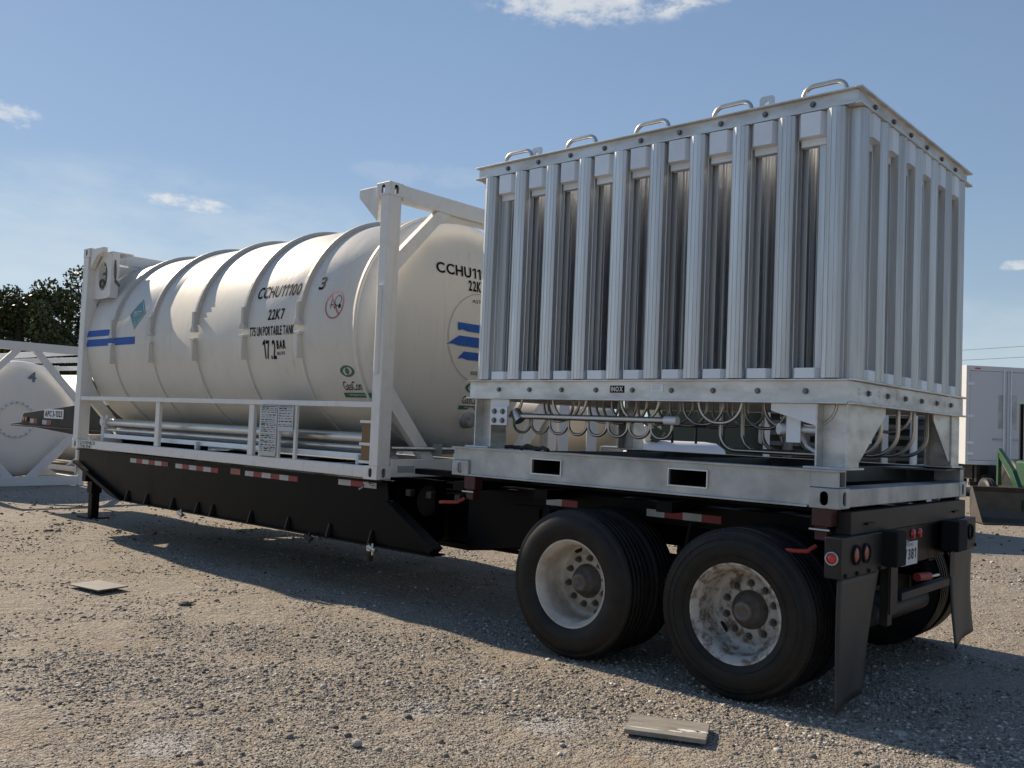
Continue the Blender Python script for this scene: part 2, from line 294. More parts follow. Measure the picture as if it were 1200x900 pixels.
def text_geo(s, bold=0.0):
    k = (s, bold)
    if k not in _font_cache:
        bm = bmesh.new(); x = 0
        for ch in s:
            if ch == ' ': x += .28; continue
            g, w = glyph(ch, bold); t = bpy.data.meshes.new('t')
            for v in g.verts: v.co.x += x
            g.to_mesh(t); g.free(); bm.from_mesh(t); bpy.data.meshes.remove(t); x += w+.085+bold*.5
        xs = [v.co.x for v in bm.verts]; ys = [v.co.y for v in bm.verts]; x0, x1, y0, y1 = min(xs), max(xs), min(ys), max(ys)
        for v in bm.verts: v.co = Vector(((v.co.x-x0)/(x1-x0), (v.co.y-y0)/(y1-y0), 0))
        for i in range(1, 8):
            bmesh.ops.bisect_plane(bm, geom=bm.verts[:]+bm.edges[:]+bm.faces[:], plane_co=(0, i/8, 0), plane_no=(0, 1, 0))
        bm.verts.ensure_lookup_table(); bm.verts.index_update()
        _font_cache[k] = ([tuple(v.co) for v in bm.verts], [tuple(v.index for v in f.verts) for f in bm.faces]); bm.free()
    return _font_cache[k]
def lettering(mb, s, fn, u0, u1, v0, v1, bold=0.0):
    vs, fs = text_geo(s, bold); mb.add([fn(u0+(u1-u0)*a, v0+(v1-v0)*b) for a, b, _ in vs], fs); return mb
def patch(mb, pts2, fn, n=1):
    """flat outline mapped by fn(u,v), cut into horizontal strips so it follows a curved wall"""
    bm = bmesh.new(); bm.faces.new([bm.verts.new((a, b, 0)) for a, b in pts2])
    ys = [p[1] for p in pts2]
    for i in range(1, n): bmesh.ops.bisect_plane(bm, geom=bm.verts[:]+bm.edges[:]+bm.faces[:], plane_co=(0, min(ys)+(max(ys)-min(ys))*i/n, 0), plane_no=(0, 1, 0))
    bm.verts.index_update(); mb.add([fn(v.co.x, v.co.y) for v in bm.verts], [tuple(v.index for v in f.verts) for f in bm.faces]); bm.free(); return mb
def stadium(cx, cy, w, h, n=8):
    r = min(w, h)/2; pts = []
    if h >= w:
        for i in range(n+1): q = math.pi*i/n; pts.append((cx+r*math.cos(q), cy+h/2-r+r*math.sin(q)))
        for i in range(n+1): q = math.pi+math.pi*i/n; pts.append((cx+r*math.cos(q), cy-h/2+r+r*math.sin(q)))
    else:
        for i in range(n+1): q = -math.pi/2+math.pi*i/n; pts.append((cx+w/2-r+r*math.cos(q), cy+r*math.sin(q)))
        for i in range(n+1): q = math.pi/2+math.pi*i/n; pts.append((cx-w/2+r+r*math.cos(q), cy+r*math.sin(q)))
    return pts
def ring_pts(cx, cy, r, n=32, ry=None): return [(cx+r*math.cos(2*math.pi*i/n), cy+(ry or r)*math.sin(2*math.pi*i/n)) for i in range(n)]
def ring_patch(mb, cx, cy, ro, ri, fn, n=40):
    vs = [fn(*p) for p in ring_pts(cx, cy, ro, n)]+[fn(*p) for p in ring_pts(cx, cy, ri, n)]
    return mb.add(vs, [(i, (i+1) % n, n+(i+1) % n, n+i) for i in range(n)])
def ibeam_x(mb, x0, x1, yw, z0, z1, flange, ft=.012, wt=.01, both=False):
    mb.box((x0, yw, z0+ft), (x1, yw+wt, z1-ft)); ya, yb = (yw-flange, yw+wt+flange if both else yw+wt+.06)
    mb.box((x0, ya, z0), (x1, yb, z0+ft)).box((x0, ya, z1-ft), (x1, yb, z1))
    return mb

# ------------------------------------------------------------------ ground
def gh(x, y):
    return (.012*np.sin(x*1.1+y*.6)+.010*np.sin(x*.55-y*1.35+1)+.006*np.sin(x*3.1+y*2.3)+.004*np.sin(x*5.3-y*4.7+2))*np.exp(-((x+2)**2+(y+0)**2)/900.)
def ground():
    n = 420; t = np.linspace(-1, 1, n); k = 6.2
    gx = -3+np.sinh(t*k)/np.sinh(k)*900; gy = -.5+np.sinh(t*k)/np.sinh(k)*900
    X, Y = np.meshgrid(gx, gy, indexing='ij'); Z = gh(X, Y)
    me = bpy.data.meshes.new('gravel_yard'); v = np.stack([X, Y, Z], -1).reshape(-1, 3)
    i = np.arange(n*n).reshape(n, n); f = np.stack([i[:-1, :-1], i[1:, :-1], i[1:, 1:], i[:-1, 1:]], -1).reshape(-1, 4)
    me.vertices.add(len(v)); me.vertices.foreach_set('co', v.ravel()); me.loops.add(f.size); me.loops.foreach_set('vertex_index', f.ravel())
    me.polygons.add(len(f)); me.polygons.foreach_set('loop_start', np.arange(0, f.size, 4)); me.polygons.foreach_set('use_smooth', np.ones(len(f), bool))
    me.update(); me.validate(); me.materials.append(m_ground)
    o = bpy.data.objects.new('ground', me); C.objects.link(o); o['kind'] = 'structure'
ground()
def stones():
    rng = np.random.default_rng(3); bm = bmesh.new(); bmesh.ops.create_icosphere(bm, subdivisions=1, radius=1)
    bv = np.array([v.co[:] for v in bm.verts]); bf = np.array([[v.index for v in f.verts] for f in bm.faces]); bm.free()
    protos = []
    for k in range(14):
        q = bv*(1+rng.uniform(-.5, .35, (len(bv), 1))); q = q*rng.uniform([.75, .6, .4], [1.25, 1., .75]); protos.append(q)
    protos = np.array(protos)
    cam = np.array(CAM); V = []
    def scatter(n, smin, smax, dmin, dmax, p=1.0):
        th = rng.uniform(-.62, .62, n)+0; d = dmin+(dmax-dmin)*rng.uniform(0, 1, n)**p
        fx, fy = fw.x, fw.y; L = math.hypot(fx, fy); fx /= L; fy /= L
        x = cam[0]+d*(fx*np.cos(th)+fy*np.sin(th)); y = cam[1]+d*(fy*np.cos(th)-fx*np.sin(th))
        cl = np.sin(x*2.1+np.sin(y*1.7)*2)*np.sin(y*2.6+np.sin(x*1.3)*2)+.5*np.sin(x*6+y*3)*np.sin(y*7-x*2)
        keep = rng.uniform(-.75, .75, n) < cl+.12
        x, y = x[keep], y[keep]; n = len(x); s = smin*(smax/smin)**(rng.uniform(0, 1, n)**2.2)
        return x, y, s
    for args in ((150000, .0028, .0095, 2.8, 7.5, 1.4), (60000, .005, .018, 5, 14, 1.4), (2600, .010, .026, 3.2, 13, 1.2), (9000, .012, .04, 12, 26, 1.3)):
        x, y, s = scatter(*args); n = len(x)
        P = protos[rng.integers(0, len(protos), n)]; a = rng.uniform(0, 2*np.pi, n); ca, sa = np.cos(a)[:, None], np.sin(a)[:, None]
        q = np.stack([P[:, :, 0]*ca-P[:, :, 1]*sa, P[:, :, 0]*sa+P[:, :, 1]*ca, P[:, :, 2]], -1)*s[:, None, None]
        q += np.stack([x, y, gh(x, y)+s*.15], -1)[:, None, :]; V.append(q)
    V = np.concatenate(V); n = len(V); v = V.reshape(-1, 3); f = (bf[None]+(np.arange(n)*len(bv))[:, None, None]).reshape(-1, 3)
    me = bpy.data.meshes.new('gravel'); me.vertices.add(len(v)); me.vertices.foreach_set('co', v.ravel()); me.loops.add(f.size); me.loops.foreach_set('vertex_index', f.ravel().astype(np.int32))
    me.polygons.add(len(f)); me.polygons.foreach_set('loop_start', np.arange(0, f.size, 3)); me.update(); me.materials.append(m_stone)
    o = bpy.data.objects.new('gravel', me); C.objects.link(o); o['kind'] = 'stuff'; o['label'] = 'loose grey and tan gravel stones strewn over the yard'
stones()

# ------------------------------------------------------------------ corner casting mesh (real holes cut with a boolean, then frozen)
def casting_mesh():
    b = MB().box((-.089, -.081, -.059), (.089, .081, .059)).build('c', m_white); b2 = b.modifiers.new('b', 'BEVEL'); b2.width = .006; b2.segments = 2
    cut = MB().box((-.077, -.069, -.047), (.077, .069, .047)).build('k', m_hole)
    c2 = MB().prism(stadium(.0, 0, .05, .082), 1, -.2, .2).build('k2', m_white); c3 = MB().prism(stadium(0, 0, .05, .082), 0, -.2, .2).build('k3', m_white)
    for c in (cut, c2, c3):
        mo = b.modifiers.new('x', 'BOOLEAN'); mo.operation = 'DIFFERENCE'; mo.object = c; mo.solver = 'EXACT'; mo.material_mode = 'TRANSFER'
    dg = bpy.context.evaluated_depsgraph_get(); me = bpy.data.meshes.new_from_object(b.evaluated_get(dg))
    for o in (b, cut, c2, c3): bpy.data.objects.remove(o)
    return me
me_cast = casting_mesh(); me_cast_g = me_cast.copy(); me_cast_g.materials[0] = m_galv

# ================================================================== TANK CONTAINER
TX1, TX0, TZ, TW, TH = -4.01, -10.07, 1.042, 2.438, 2.591
CY, CZ, RR = 1.219, 2.420, 1.168
def wall(off=.0045):
    r = RR+off
    def fn(x, z):
        d = z-CZ; return (x, CY-math.sqrt(max(r*r-d*d, 0)), z)
    return fn
tank = thing('tank_container', 'long cream insulated tank in a white container frame riding on the black trailer', 'tank container', loc=(0, 0, 0))
# cylinder shell
sh = MB(); xs = [TX0+.10, TX1-.46]
sh.lathe([(xs[0], RR-.02), (xs[0]+.05, RR), (-7.9, RR), (-7.893, RR-.004), (-7.886, RR), (-6.0, RR), (xs[1]-.05, RR), (xs[1]-.045, RR-.004), (xs[1]-.04, RR), (xs[1], RR)], (0, CY, CZ), 0, n=128)
o_shell = sh.build('tank_shell', m_shell, tank)
def head(x, sgn, n=14):
    pr = []
    r0 = RR-.012
    for i in range(n+1):   # 2:1-ish dished: knuckle then crown
        q = i/n*math.pi/2; pr.append((x+sgn*.40*math.sin(q)**1.0, r0*math.cos(q)**.62 if q < math.pi/2-1e-6 else .001))
    return pr
def headx(r, x=TX1-.46, d=.40):
    c = min(1, max(0, r/(RR-.012)))**(1/.62); return x+d*math.sqrt(max(0, 1-c*c))
MB().lathe(head(TX1-.46, 1, 22), (0, CY, CZ), 0, n=96).build('tank_head', m_shell, tank)
MB().lathe([(TX0+.10, RR-.02), (TX0+.06, 1.0), (TX0+.03, .6), (TX0+.02, .001)], (0, CY, CZ), 0, n=64).build('tank_head', m_shell, tank)
MB().lathe([(TX1-.475, RR+.004), (TX1-.475, RR+.009), (TX1-.44, RR+.009), (TX1-.44, RR-.02)], (0, CY, CZ), 0, n=96).build('rim_ring', m_shell, tank)
# stiffening ribs : upper run over the top, lower run under the belly
ax = math.asin((2.60-CZ)/RR)
for x in (-9.17, -8.19, -7.21, -6.235, -5.28, -4.62):
    mb = MB(); r1 = RR-.01; r2 = RR+.047; w = .022
    if x < -5:
        a0 = math.pi-math.asin((2.62-CZ)/r2)          # measured in (y,z) from +y
        mb.lathe([(x-w, r1), (x-w, r2), (x+w, r2), (x+w, r1)], (0, CY, CZ), 0, n=44, a0=math.pi-a0, a1=a0, smooth=False, close=True)
        for s in (1, -1):
            y0 = CY-s*(RR+.048); ya = CY-s*(RR-.06)
            mb.box((x-w-.002, y0, 2.47), (x+w+.002, ya, 2.66)); mb.prism([(x-.024, 2.50), (x+.024, 2.50), (x+.05, 2.452), (x+.05, 2.435), (x-.05, 2.435), (x-.05, 2.452)], 1, y0-.002*s, ya)
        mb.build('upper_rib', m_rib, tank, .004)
        lo = MB(); r2 = RR+.02
        lo.lathe([(x-.02, r1), (x-.02, r2), (x+.02, r2), (x+.02, r1)], (0, CY, CZ), 0, n=44, a0=math.pi+.1, a1=2*math.pi-.1, smooth=False, close=True)
        for s in (1, -1):
            y0 = CY-s*(RR+.048); ya = CY-s*(RR-.06)
            lo.box((x-w, y0, 2.12), (x+w, ya, 2.35)); lo.box((x-.045, y0-.002*s, 2.345), (x+.045, ya, 2.372))
        lo.build('lower_rib', m_shell, tank, .004)
# --- writing on the near side
fn = wall(); mb = MB()
lettering(mb, 'CCHU11100', fn, -6.12, -5.385, 2.735, 2.865, .03); lettering(mb, '3', fn, -5.10, -5.01, 2.765, 2.895, .04)
lettering(mb, '22K7', fn, -5.845, -5.57, 2.505, 2.615, .04); lettering(mb, 'T75 UN PORTABLE TANK', fn, -6.15, -5.385, 2.35, 2.445, .04)
lettering(mb, '17.2', fn, -5.92, -5.70, 2.115, 2.31, .03); lettering(mb, 'BAR', fn, -5.68, -5.53, 2.215, 2.30, .08); lettering(mb, 'M.A.W.P.', fn, -5.68, -5.545, 2.155, 2.19, .03)
mb.build('lettering', m_ink, o_shell)
mb = MB(); ring_patch(mb, -4.79, 2.605, .135, .122, fn); patch(mb, [(-4.885, 2.71), (-4.87, 2.715), (-4.695, 2.50), (-4.71, 2.495)], fn, 8); mb.build('prohibition_ring', m_redink, o_shell)
mb = MB(); fb = wall(.003); patch(mb, [(-4.86, 2.60), (-4.80, 2.60), (-4.80, 2.607), (-4.86, 2.607)], fb); ring_patch(mb, -4.775, 2.585, .02, .0, fb, 12); ring_patch(mb, -4.71, 2.585, .02, .0, fb, 12); ring_patch(mb, -4.745, 2.64, .05, .044, fb, 20)
patch(mb, [(-4.845, 2.57), (-4.838, 2.57), (-4.838, 2.66), (-4.845, 2.66)], fb); mb.build('prohibition_pictogram', m_ink, o_shell)
mb = MB()
for k in range(2):
    patch(mb, [(-9.93, 2.475-.125*k), ((-9.28, -8.62)[k], 2.475-.125*k), ((-9.25, -8.62)[k], 2.555-.115*k), (-9.90, 2.555-.115*k)], fn, 4)
mb.build('blue_stripe', m_blue, o_shell)
mb = MB(); patch(mb, [(-8.86, 2.72), (-8.66, 2.525), (-8.46, 2.72), (-8.66, 2.905)], fn, 12); mb.build('diamond_placard', m_teal, o_shell)
mb = MB(); f2 = wall(.008); lettering(mb, '1977', f2, -8.75, -8.57, 2.69, 2.755, .01); lettering(mb, '2', f2, -8.68, -8.64, 2.58, 2.62, .01)
for a, b in (((-8.66, 2.89), (-8.475, 2.72)), ((-8.475, 2.72), (-8.66, 2.54)), ((-8.66, 2.54), (-8.845, 2.72)), ((-8.845, 2.72), (-8.66, 2.89))):
    d = Vector((b[0]-a[0], b[1]-a[1])).normalized(); n_ = Vector((-d.y, d.x))*.004; patch(mb, [(a[0]-n_.x, a[1]-n_.y), (b[0]-n_.x, b[1]-n_.y), (b[0]+n_.x, b[1]+n_.y), (a[0]+n_.x, a[1]+n_.y)], f2, 6)
mb.build('placard_print', m_sign, o_shell)
def gascon(mk, u0, v0, s, parent):
    """swirl mark, name and green strap; u0,v0 = lower left of the strap, s = strap length"""
    mb = MB()
    patch(mb, [(u0, v0), (u0+s, v0), (u0+s, v0+.11*s), (u0, v0+.11*s)], mk(.004), 3)
    n = 24; cu, cv = u0+.42*s, v0+.62*s
    for sg in (1, -1):                                    # two opposed crescents and a centre ring
        o1 = [(cu+sg*(.29*s*math.cos(t)-.02*s), cv+.135*s*math.sin(t)) for t in np.linspace(-1.9, 1.9, n)]
        i1 = [(cu+sg*(.17*s*math.cos(t)-.0*s), cv+.095*s*math.sin(t)+.01*s*sg) for t in np.linspace(-1.7, 1.7, n)]
        q = mk(.004); mb.add([q(*p) for p in o1]+[q(*p) for p in i1], [(i, i+1, n+i+1, n+i) for i in range(n-1)])
    ring_patch(mb, cu, cv, .075*s, .0, mk(.006), 20)
    mb.build('logo', m_green, parent)
    mb = MB(); lettering(mb, 'GasCon', mk(.004), u0+.10*s, u0+.78*s, v0+.17*s, v0+.38*s); mb.build('logo_name', m_ink, parent)
    mb = MB(); lettering(mb, 'www.gascon.co.za', mk(.009), u0+.2*s, u0+.8*s, v0+.03*s, v0+.08*s); mb.build('logo_web_address', m_sign, parent)
gascon(wall, -4.80, 1.755, .38, o_shell)
# --- writing on the rear head
def hw(off=.006):
    def fn(y, z):
        r = math.hypot(y-CY, z-CZ); return (headx(r)+off, y, z)
    return fn
o_head = [o for o in bpy.data.objects if o.name == 'tank_head'][0]; h = hw(); mb = MB()
lettering(mb, 'CCHU111003', h, .70, 1.58, 2.95, 3.055, .05); lettering(mb, '22K7', h, 1.09, 1.32, 2.825, 2.93, .05)
def arc_text(mb, s, cy, cz, r, a_mid, hgt, wid, fn, flip=False):
    n = len(s)
    for i, ch in enumerate(s):
        if ch == ' ': continue
        t = a_mid+(i-(n-1)/2)*wid*1.25/r*(1 if flip else -1)
        vs, fs = text_geo(ch); V = []
        for a, b, _ in vs:
            du = (a-.5)*wid*(.5 if ch in 'I1' else 1); dv = b*hgt
            if flip: rr = r-dv; q = t+du/rr
            else: rr = r+dv; q = t-du/rr
            V.append(fn(cy+rr*math.cos(q), cz+rr*math.sin(q)))
        mb.add(V, fs)
lettering(mb, 'ASTRA', h, 1.14, 1.36, 2.715, 2.75); lettering(mb, '0034', h, 1.16, 1.34, 2.025, 2.06)
mb.build('lettering', m_ink, o_head)
mb = MB(); ring_patch(mb, 1.27, 2.38, .434, .427, h, 64)
mb.build('logo_circle', mat('logo_outline', (.42, .40, .35), .5), o_head)
mb = MB()
for z0, z1, ya, yb in ((2.435, 2.51, .965, .955), (2.29, 2.385, .82, .86), (2.165, 2.24, .97, .93)):
    L = list(np.linspace(ya, 1.66, 12)); vs = [h(y, z0+(.012 if i % 2 else 0)*(i < 3)) for i, y in enumerate(L)]+[h(y, z1) for y in np.linspace(yb if z0 > 2.3 else yb+.12, 1.66, 12)]
    mb.add(vs, [(i, i+1, 13+i, 12+i) for i in range(11)])
mb.build('blue_stripe', m_blue, o_head)
gascon(hw, 1.06, 1.69, .34, o_head)
MB().lathe([(0, .001), (.03, .075), (-.03, .078), (-.08, .08)], (headx(math.hypot(.0, .82))+.03, 1.20, 1.59), 0, n=24).build('fitting_cap', m_grate, tank)
# --- frame
def frame_box(name, a, b, bev=.006, m=m_white, par=tank): return MB().box(a, b).build(name, m, par, bev)
for x in (TX1-.089, TX0+.089):
    for y in (.081, TW-.081):
        for z in (TZ+.059, TZ+TH-.059): put('corner_casting', me_cast, tank, (x, y, z))
zc0, zc1 = TZ+.118, TZ+TH-.118
for y0 in (.0, TW-.15):
    frame_box('corner_post', (TX1-.115, y0+.004, zc0), (TX1-.004, y0+.15-.004, zc1)); frame_box('corner_post', (TX0+.004, y0+.004, zc0), (TX0+.15, y0+.15-.004, zc1))
hp = MB().cyl((TX1-.065, .004, 1.95), (TX1-.065, .004, 2.72), .030, 14); hp.add([], []); hp.build('document_tube', m_white, tank)
for x0, x1 in ((TX1-.11, TX1-.008), (TX0+.008, TX0+.12)):
    frame_box('top_cross_beam', (x0, .162, 3.485), (x1, TW-.162, 3.628)); frame_box('bottom_cross_beam', (x0, .162, TZ+.02), (x1, TW-.162, TZ+.178))
    for s in (0, 1):
        def q(y, z): return ((y if s == 0 else TW-y), z)
        xa, xb = x0+.012, x1-.012
        MB().prism([q(.146, 2.86), q(.146, 3.03), q(.60, 3.485), q(.78, 3.485), q(.62, 3.36)], 0, xa, xb).build('upper_brace', m_white, tank, .003)
        MB().prism([q(.146, 1.86), q(.146, 1.66), q(.55, TZ+.178), q(.70, TZ+.178)], 0, xa, xb).build('lower_brace', m_white, tank, .003)
    mb = MB(); hp_ = [(.50, 3.30), (.57, 3.345), (.66, 3.385), (.78, 3.415), (.93, 3.435), (1.08, 3.445)]; arc = hp_+[(CY, 3.448)]+[(TW-a, b) for a, b in hp_[::-1]]
    mb.prism(arc+[(1.85, 3.4855), (.585, 3.4855)], 0, x0+.035, x0+.05); mb.build('saddle_plate', m_white, tank)
# front corner infill plates following the shell
for s in (0, 1):
    A = np.linspace(R(184), R(118), 16) if s == 0 else np.linspace(R(-4), R(62), 16)
    arc = [(CY+(RR+.01)*math.cos(a), CZ+(RR+.01)*math.sin(a)) for a in A]
    edge = [(.145, 3.45), (.145, 2.26)] if s == 0 else [(TW-.145, 3.45), (TW-.145, 2.26)]
    MB().prism([(p[0], p[1]) for p in arc]+edge, 0, TX0+.13, TX0+.145).build('infill_plate', m_white, tank)
    A = np.linspace(R(186), R(217), 12) if s == 0 else np.linspace(R(-6), R(-37), 12)
    arc = [(CY+(RR+.01)*math.cos(a), CZ+(RR+.01)*math.sin(a)) for a in A]
    edge = [(.145, 1.70), (.145, 2.2)] if s == 0 else [(TW-.145, 1.70), (TW-.145, 2.2)]
    MB().prism(arc+edge, 0, TX0+.13, TX0+.145).build('infill_plate', m_white, tank)
# triangular top outriggers beside each end frame
for x0, x1 in ((TX1-.178, TX1-.44), (TX0+.178, TX0+.52)):
    for y in (.02, TW-.08): MB().prism([(x0, 3.615), (x1, 3.615), (x1, 3.54), (x0, 3.30)] if x0 > -5 else [(x0, 3.615), (x1, 3.615), (x1, 3.555), (x0+.16, 3.51), (x0, 3.36)], 1, y, y+.06).build('outrigger', m_white, tank, .004)
# side sills, guard rails and uprights
for y0, y1 in ((.012, .10), (TW-.10, TW-.012)):
    frame_box('side_sill', (TX0+.178, y0, TZ+.012), (TX1-.178, y1, TZ+.112)); frame_box('guard_rail', (TX0+.15, y0-.0, 1.662), (TX1-.116, y1-.03, 1.712))
    for x in (-7.915, -6.0): frame_box('guard_upright', (x-.045, y0+.01, TZ+.112), (x+.045, y1-.035, 1.662))
    for x in (-7.2, -4.42): frame_box('pipe_stay', (x-.02, y0+.1*(1 if y0 < 1 else -1), TZ+.112), (x+.02, y0+.15*(1 if y0 < 1 else -1), TZ+.20), .002)
# insulated lines under the shell
mb = MB().cyl((-9.62, .26, 1.385), (-4.25, .26, 1.385), .055, 20).cyl((-9.5, .34, 1.28), (-4.2, .34, 1.28), .045, 16).cyl((-9.5, .20, 1.30), (-4.2, .20, 1.30), .022, 12); mb.build('transfer_pipe', m_pipe, tank)
MB().prism([(.15, 1.20), (.40, 1.20), (.40, 1.235), (.165, 1.235), (.165, 1.25), (.15, 1.25)], 0, -9.5, -4.2).build('pipe_tray', m_cap, tank)
mb = MB().cyl((-9.72, .26, 1.385), (-9.60, .26, 1.385), .07, 16).cyl((-9.66, .26, 1.30), (-9.66, .26, 1.48), .03, 12).cyl((-9.66, .18, 1.40), (-9.66, .34, 1.40), .05, 12); mb.build('pipe_valve', m_white2, tank)
MB().box((-9.70, .20, 1.154), (-9.62, .30, 1.33)).build('pipe_support', m_white, tank)
# frame cabinet at the front (pierced plate)
cab = MB(); n = 28; x0, z0, z1 = TX0+.20, 3.0, 3.56
hole = [(-9.69+.125*math.cos(2*math.pi*i/n), 3.26+.185*math.sin(2*math.pi*i/n)) for i in range(n)]
outer = []
for u, w in hole:
    dx, dz = u+9.69, w-3.26; k = min(.23/abs(dx) if abs(dx) > 1e-6 else 9e9, .29/abs(dz) if abs(dz) > 1e-6 else 9e9); outer.append((-9.69+dx*k, 3.26+dz*k))
for y in (.10, .125):
    cab.add([(u, y, w) for u, w in hole]+[(u, y, w) for u, w in outer], [(i, (i+1) % n, n+(i+1) % n, n+i) for i in range(n)])
cab.add([(u, .10, w) for u, w in hole]+[(u, .125, w) for u, w in hole], [(i, (i+1) % n, n+(i+1) % n, n+i) for i in range(n)])
cab.box((-9.92, .102, 3.548), (-9.46, .38, 3.562)).box((-9.47, .102, 2.97), (-9.458, .20, 3.548)); cab.build('valve_cabinet', m_white, tank)
v = MB().cyl((-9.52, .30, 3.05), (-9.52, .30, 3.5), .018, 10).cyl((-9.60, .3, 3.30), (-9.36, .3, 3.30), .02, 10).lathe([(-.02, .06), (.02, .06), (.02, .045), (-.02, .045)], (-9.50, .2, 3.16), 1, n=20, close=True).cyl((-9.4, .3, 3.1), (-9.4, .3, 3.4), .028, 10).box((-9.55, .26, 3.40), (-9.47, .34, 3.47)).tube([(-9.3, .3, 3.45), (-9.27, .3, 3.3), (-9.3, .32, 3.2), (-9.2, .34, 3.12)], .022)
v.v = [(a-.17, .145+(b-.3)*.6, c) for a, b, c in v.v]; v.build('pressure_valves', m_hub, tank)
# data plates
for nm, a, b in (('data_plate', (-5.795, 1.165), (-5.515, 1.655)), ('data_plate', (-5.50, 1.415), (-5.25, 1.655))):
    o = MB().box((a[0], -.004, a[1]), (b[0], .002, b[1])).build(nm, m_metalsign, tank)
    ln = MB(); rnd = random.Random(5); z = b[1]-.03
    while z > a[1]+.03:
        x = a[0]+.02
        while x < b[0]-.03:
            L = rnd.uniform(.02, .07); ln.box((x, -.0062, z), (min(x+L, b[0]-.015), -.004, z+rnd.choice((.006, .004, .009)))); x += L+rnd.uniform(.01, .03)
        z -= rnd.uniform(.014, .03)
    ln.box((a[0]+.01, -.006, b[1]-.012), (b[0]-.02, -.004, b[1]-.006)); ln.build('print', m_ink, o)
for x in (-5.51, -5.235): frame_box('plate_post', (x-.018, .012, TZ+.112), (x+.018, .04, 1.66), .003)
frame_box('plate_post', (-5.83, .012, TZ+.112), (-5.80, .04, 1.66), .003)
# tan document box between the sill and the rail
t_ = MB().box((-4.27, .03, 1.19), (-4.15, .20, 1.52)); t_.build('document_box', m_orange, tank, .005)
for z in (1.175, 1.33, 1.525): frame_box('box_band', (-4.285, .018, z), (-4.135, .215, z+.025), .003, m_white)
mb = MB().cyl((TX1-.02, .16, 1.31), (TX1-.02, 2.28, 1.31), .022, 12); mb.build('cross_pipe', m_pipe, tank); frame_box('pipe_clamp', (TX1-.05, .69, 1.25), (TX1+.01, .76, 1.36), .003, m_grate)
mb = MB(); lettering(mb, 'GOOSENECK', lambda u, v: (u, .0095, v), -9.86, -9.42, 1.105, 1.145); lettering(mb, 'THIS END', lambda u, v: (u, .0095, v), -9.86, -9.52, 1.06, 1.097); mb.build('lettering', m_ink, tank)
MB().box((TX1-.012, .24, TZ+.065), (TX1-.004, .44, TZ+.12)).build('rating_label', m_metalsign, tank)

# ================================================================== VAPORIZER
vap = thing('ambient_vaporizer', 'tall aluminium vaporizer of upright finned tubes on a galvanised skid at the trailer rear', 'vaporizer')
TXs = [-2.915+.3105*i for i in range(10)]; TYs = [.238+.3225*j for j in range(7)]
def tube_mesh(edge):
    """extruded fin tube: bored core, radial fins, and bowed cover arms with flat ribbed flanks towards the faces of the bank"""
    m = MB(); z0, z1 = 1.907, 3.515; th = .0035
    m.cyl((0, 0, z0), (0, 0, z1), .022, 16)
    def rad(a, r0, r1, w=.0028, tip=.007):
        e = Vector((math.cos(a), math.sin(a))); n_ = Vector((-e.y, e.x)); P = lambda r, q: tuple(e*r+n_*q)
        m.prism([P(r0, -w), P(r1-.004, -w), P(r1-.004, -tip), P(r1, -tip), P(r1, tip), P(r1-.004, tip), P(r1-.004, w), P(r0, w)], 2, z0, z1)
    arms = (0, 1, 2, 3) if edge else (1, 3)
    for k in range(4):
        b = k*math.pi/2; q = Vector((-math.sin(b), math.cos(b))); e = Vector((math.cos(b), math.sin(b)))
        if k in arms:
            w_, r_, rb = .056, .122, .028
            bow = [(-w_+2*w_*u, r_+.022*(1-(2*u-1)**2)**.75+(.0035 if u in (.34, .62, .84) else 0)) for u in (0, .06, .2, .325, .34, .355, .48, .605, .62, .635, .74, .825, .84, .855, .95, 1)]
            outer = [(-w_, rb), (-w_, .070), (-w_-.004, .073), (-w_, .076)]+bow+[(w_, .076), (w_+.004, .073), (w_, .070), (w_, rb)]
            inner = [(w_-th, rb), (w_-th, r_)]+[(u*(1-th/w_), v-th) for u, v in bow[::-1][1:-1]]+[(-w_+th, r_), (-w_+th, rb)]
            m.prism([tuple(q*u+e*v) for u, v in outer+inner], 2, z0, z1)
            rad(b, .02, .140, tip=.003)
            for t in (-1, 1): rad(b+t*R(24), .02, .050/math.sin(R(24))*.9, tip=.003)
        else:
            rad(b, .02, .098); rad(b+R(30), .045, .078, tip=.003); rad(b-R(30), .045, .078, tip=.003)
    return m.mesh('fin_tube', m_alu)
me_in, me_edge = tube_mesh(False), tube_mesh(True)
for i, x in enumerate(TXs):
    for j, y in enumerate(TYs): put('fin_tube', me_edge if i in (0, 9) else me_in, vap, (x, y, 0))
# bracket caps between tubes along both visible faces and the far ones
def cap_mesh(h):
    w, d = .060, .085
    m = MB().prism([(-w, -.03), (w, -.026), (w+.038, .020), (w+.038, d), (-w-.038, d), (-w-.038, .020)], 2, 0, h)
    if h > .1: m.prism([(-w-.02, .03), (w+.02, .03), (w+.02, d-.005), (-w-.02, d-.005)], 2, -.045, -.0005)
    return m.mesh('cap', m_cap)
me_ct, me_cb = cap_mesh(.145), cap_mesh(.062)
Y0, Y1, X0v, X1v = .14, 2.32, -3.075, 0.0
for i in range(9):
    x = TXs[i]+.155
    for me, z in ((me_ct, 3.371), (me_cb, 1.906)):
        put('tube_bracket', me, vap, (x, Y0+.0, z)); put('tube_bracket', me, vap, (x, Y1-.0, z), (0, 0, math.pi))
for j in range(6):
    y = TYs[j]+.161
    for me, z in ((me_ct, 3.371), (me_cb, 1.906)):
        put('tube_bracket', me, vap, (X1v-.01, y, z), (0, 0, math.pi/2)); put('tube_bracket', me, vap, (X0v+.0, y, z), (0, 0, -math.pi/2))
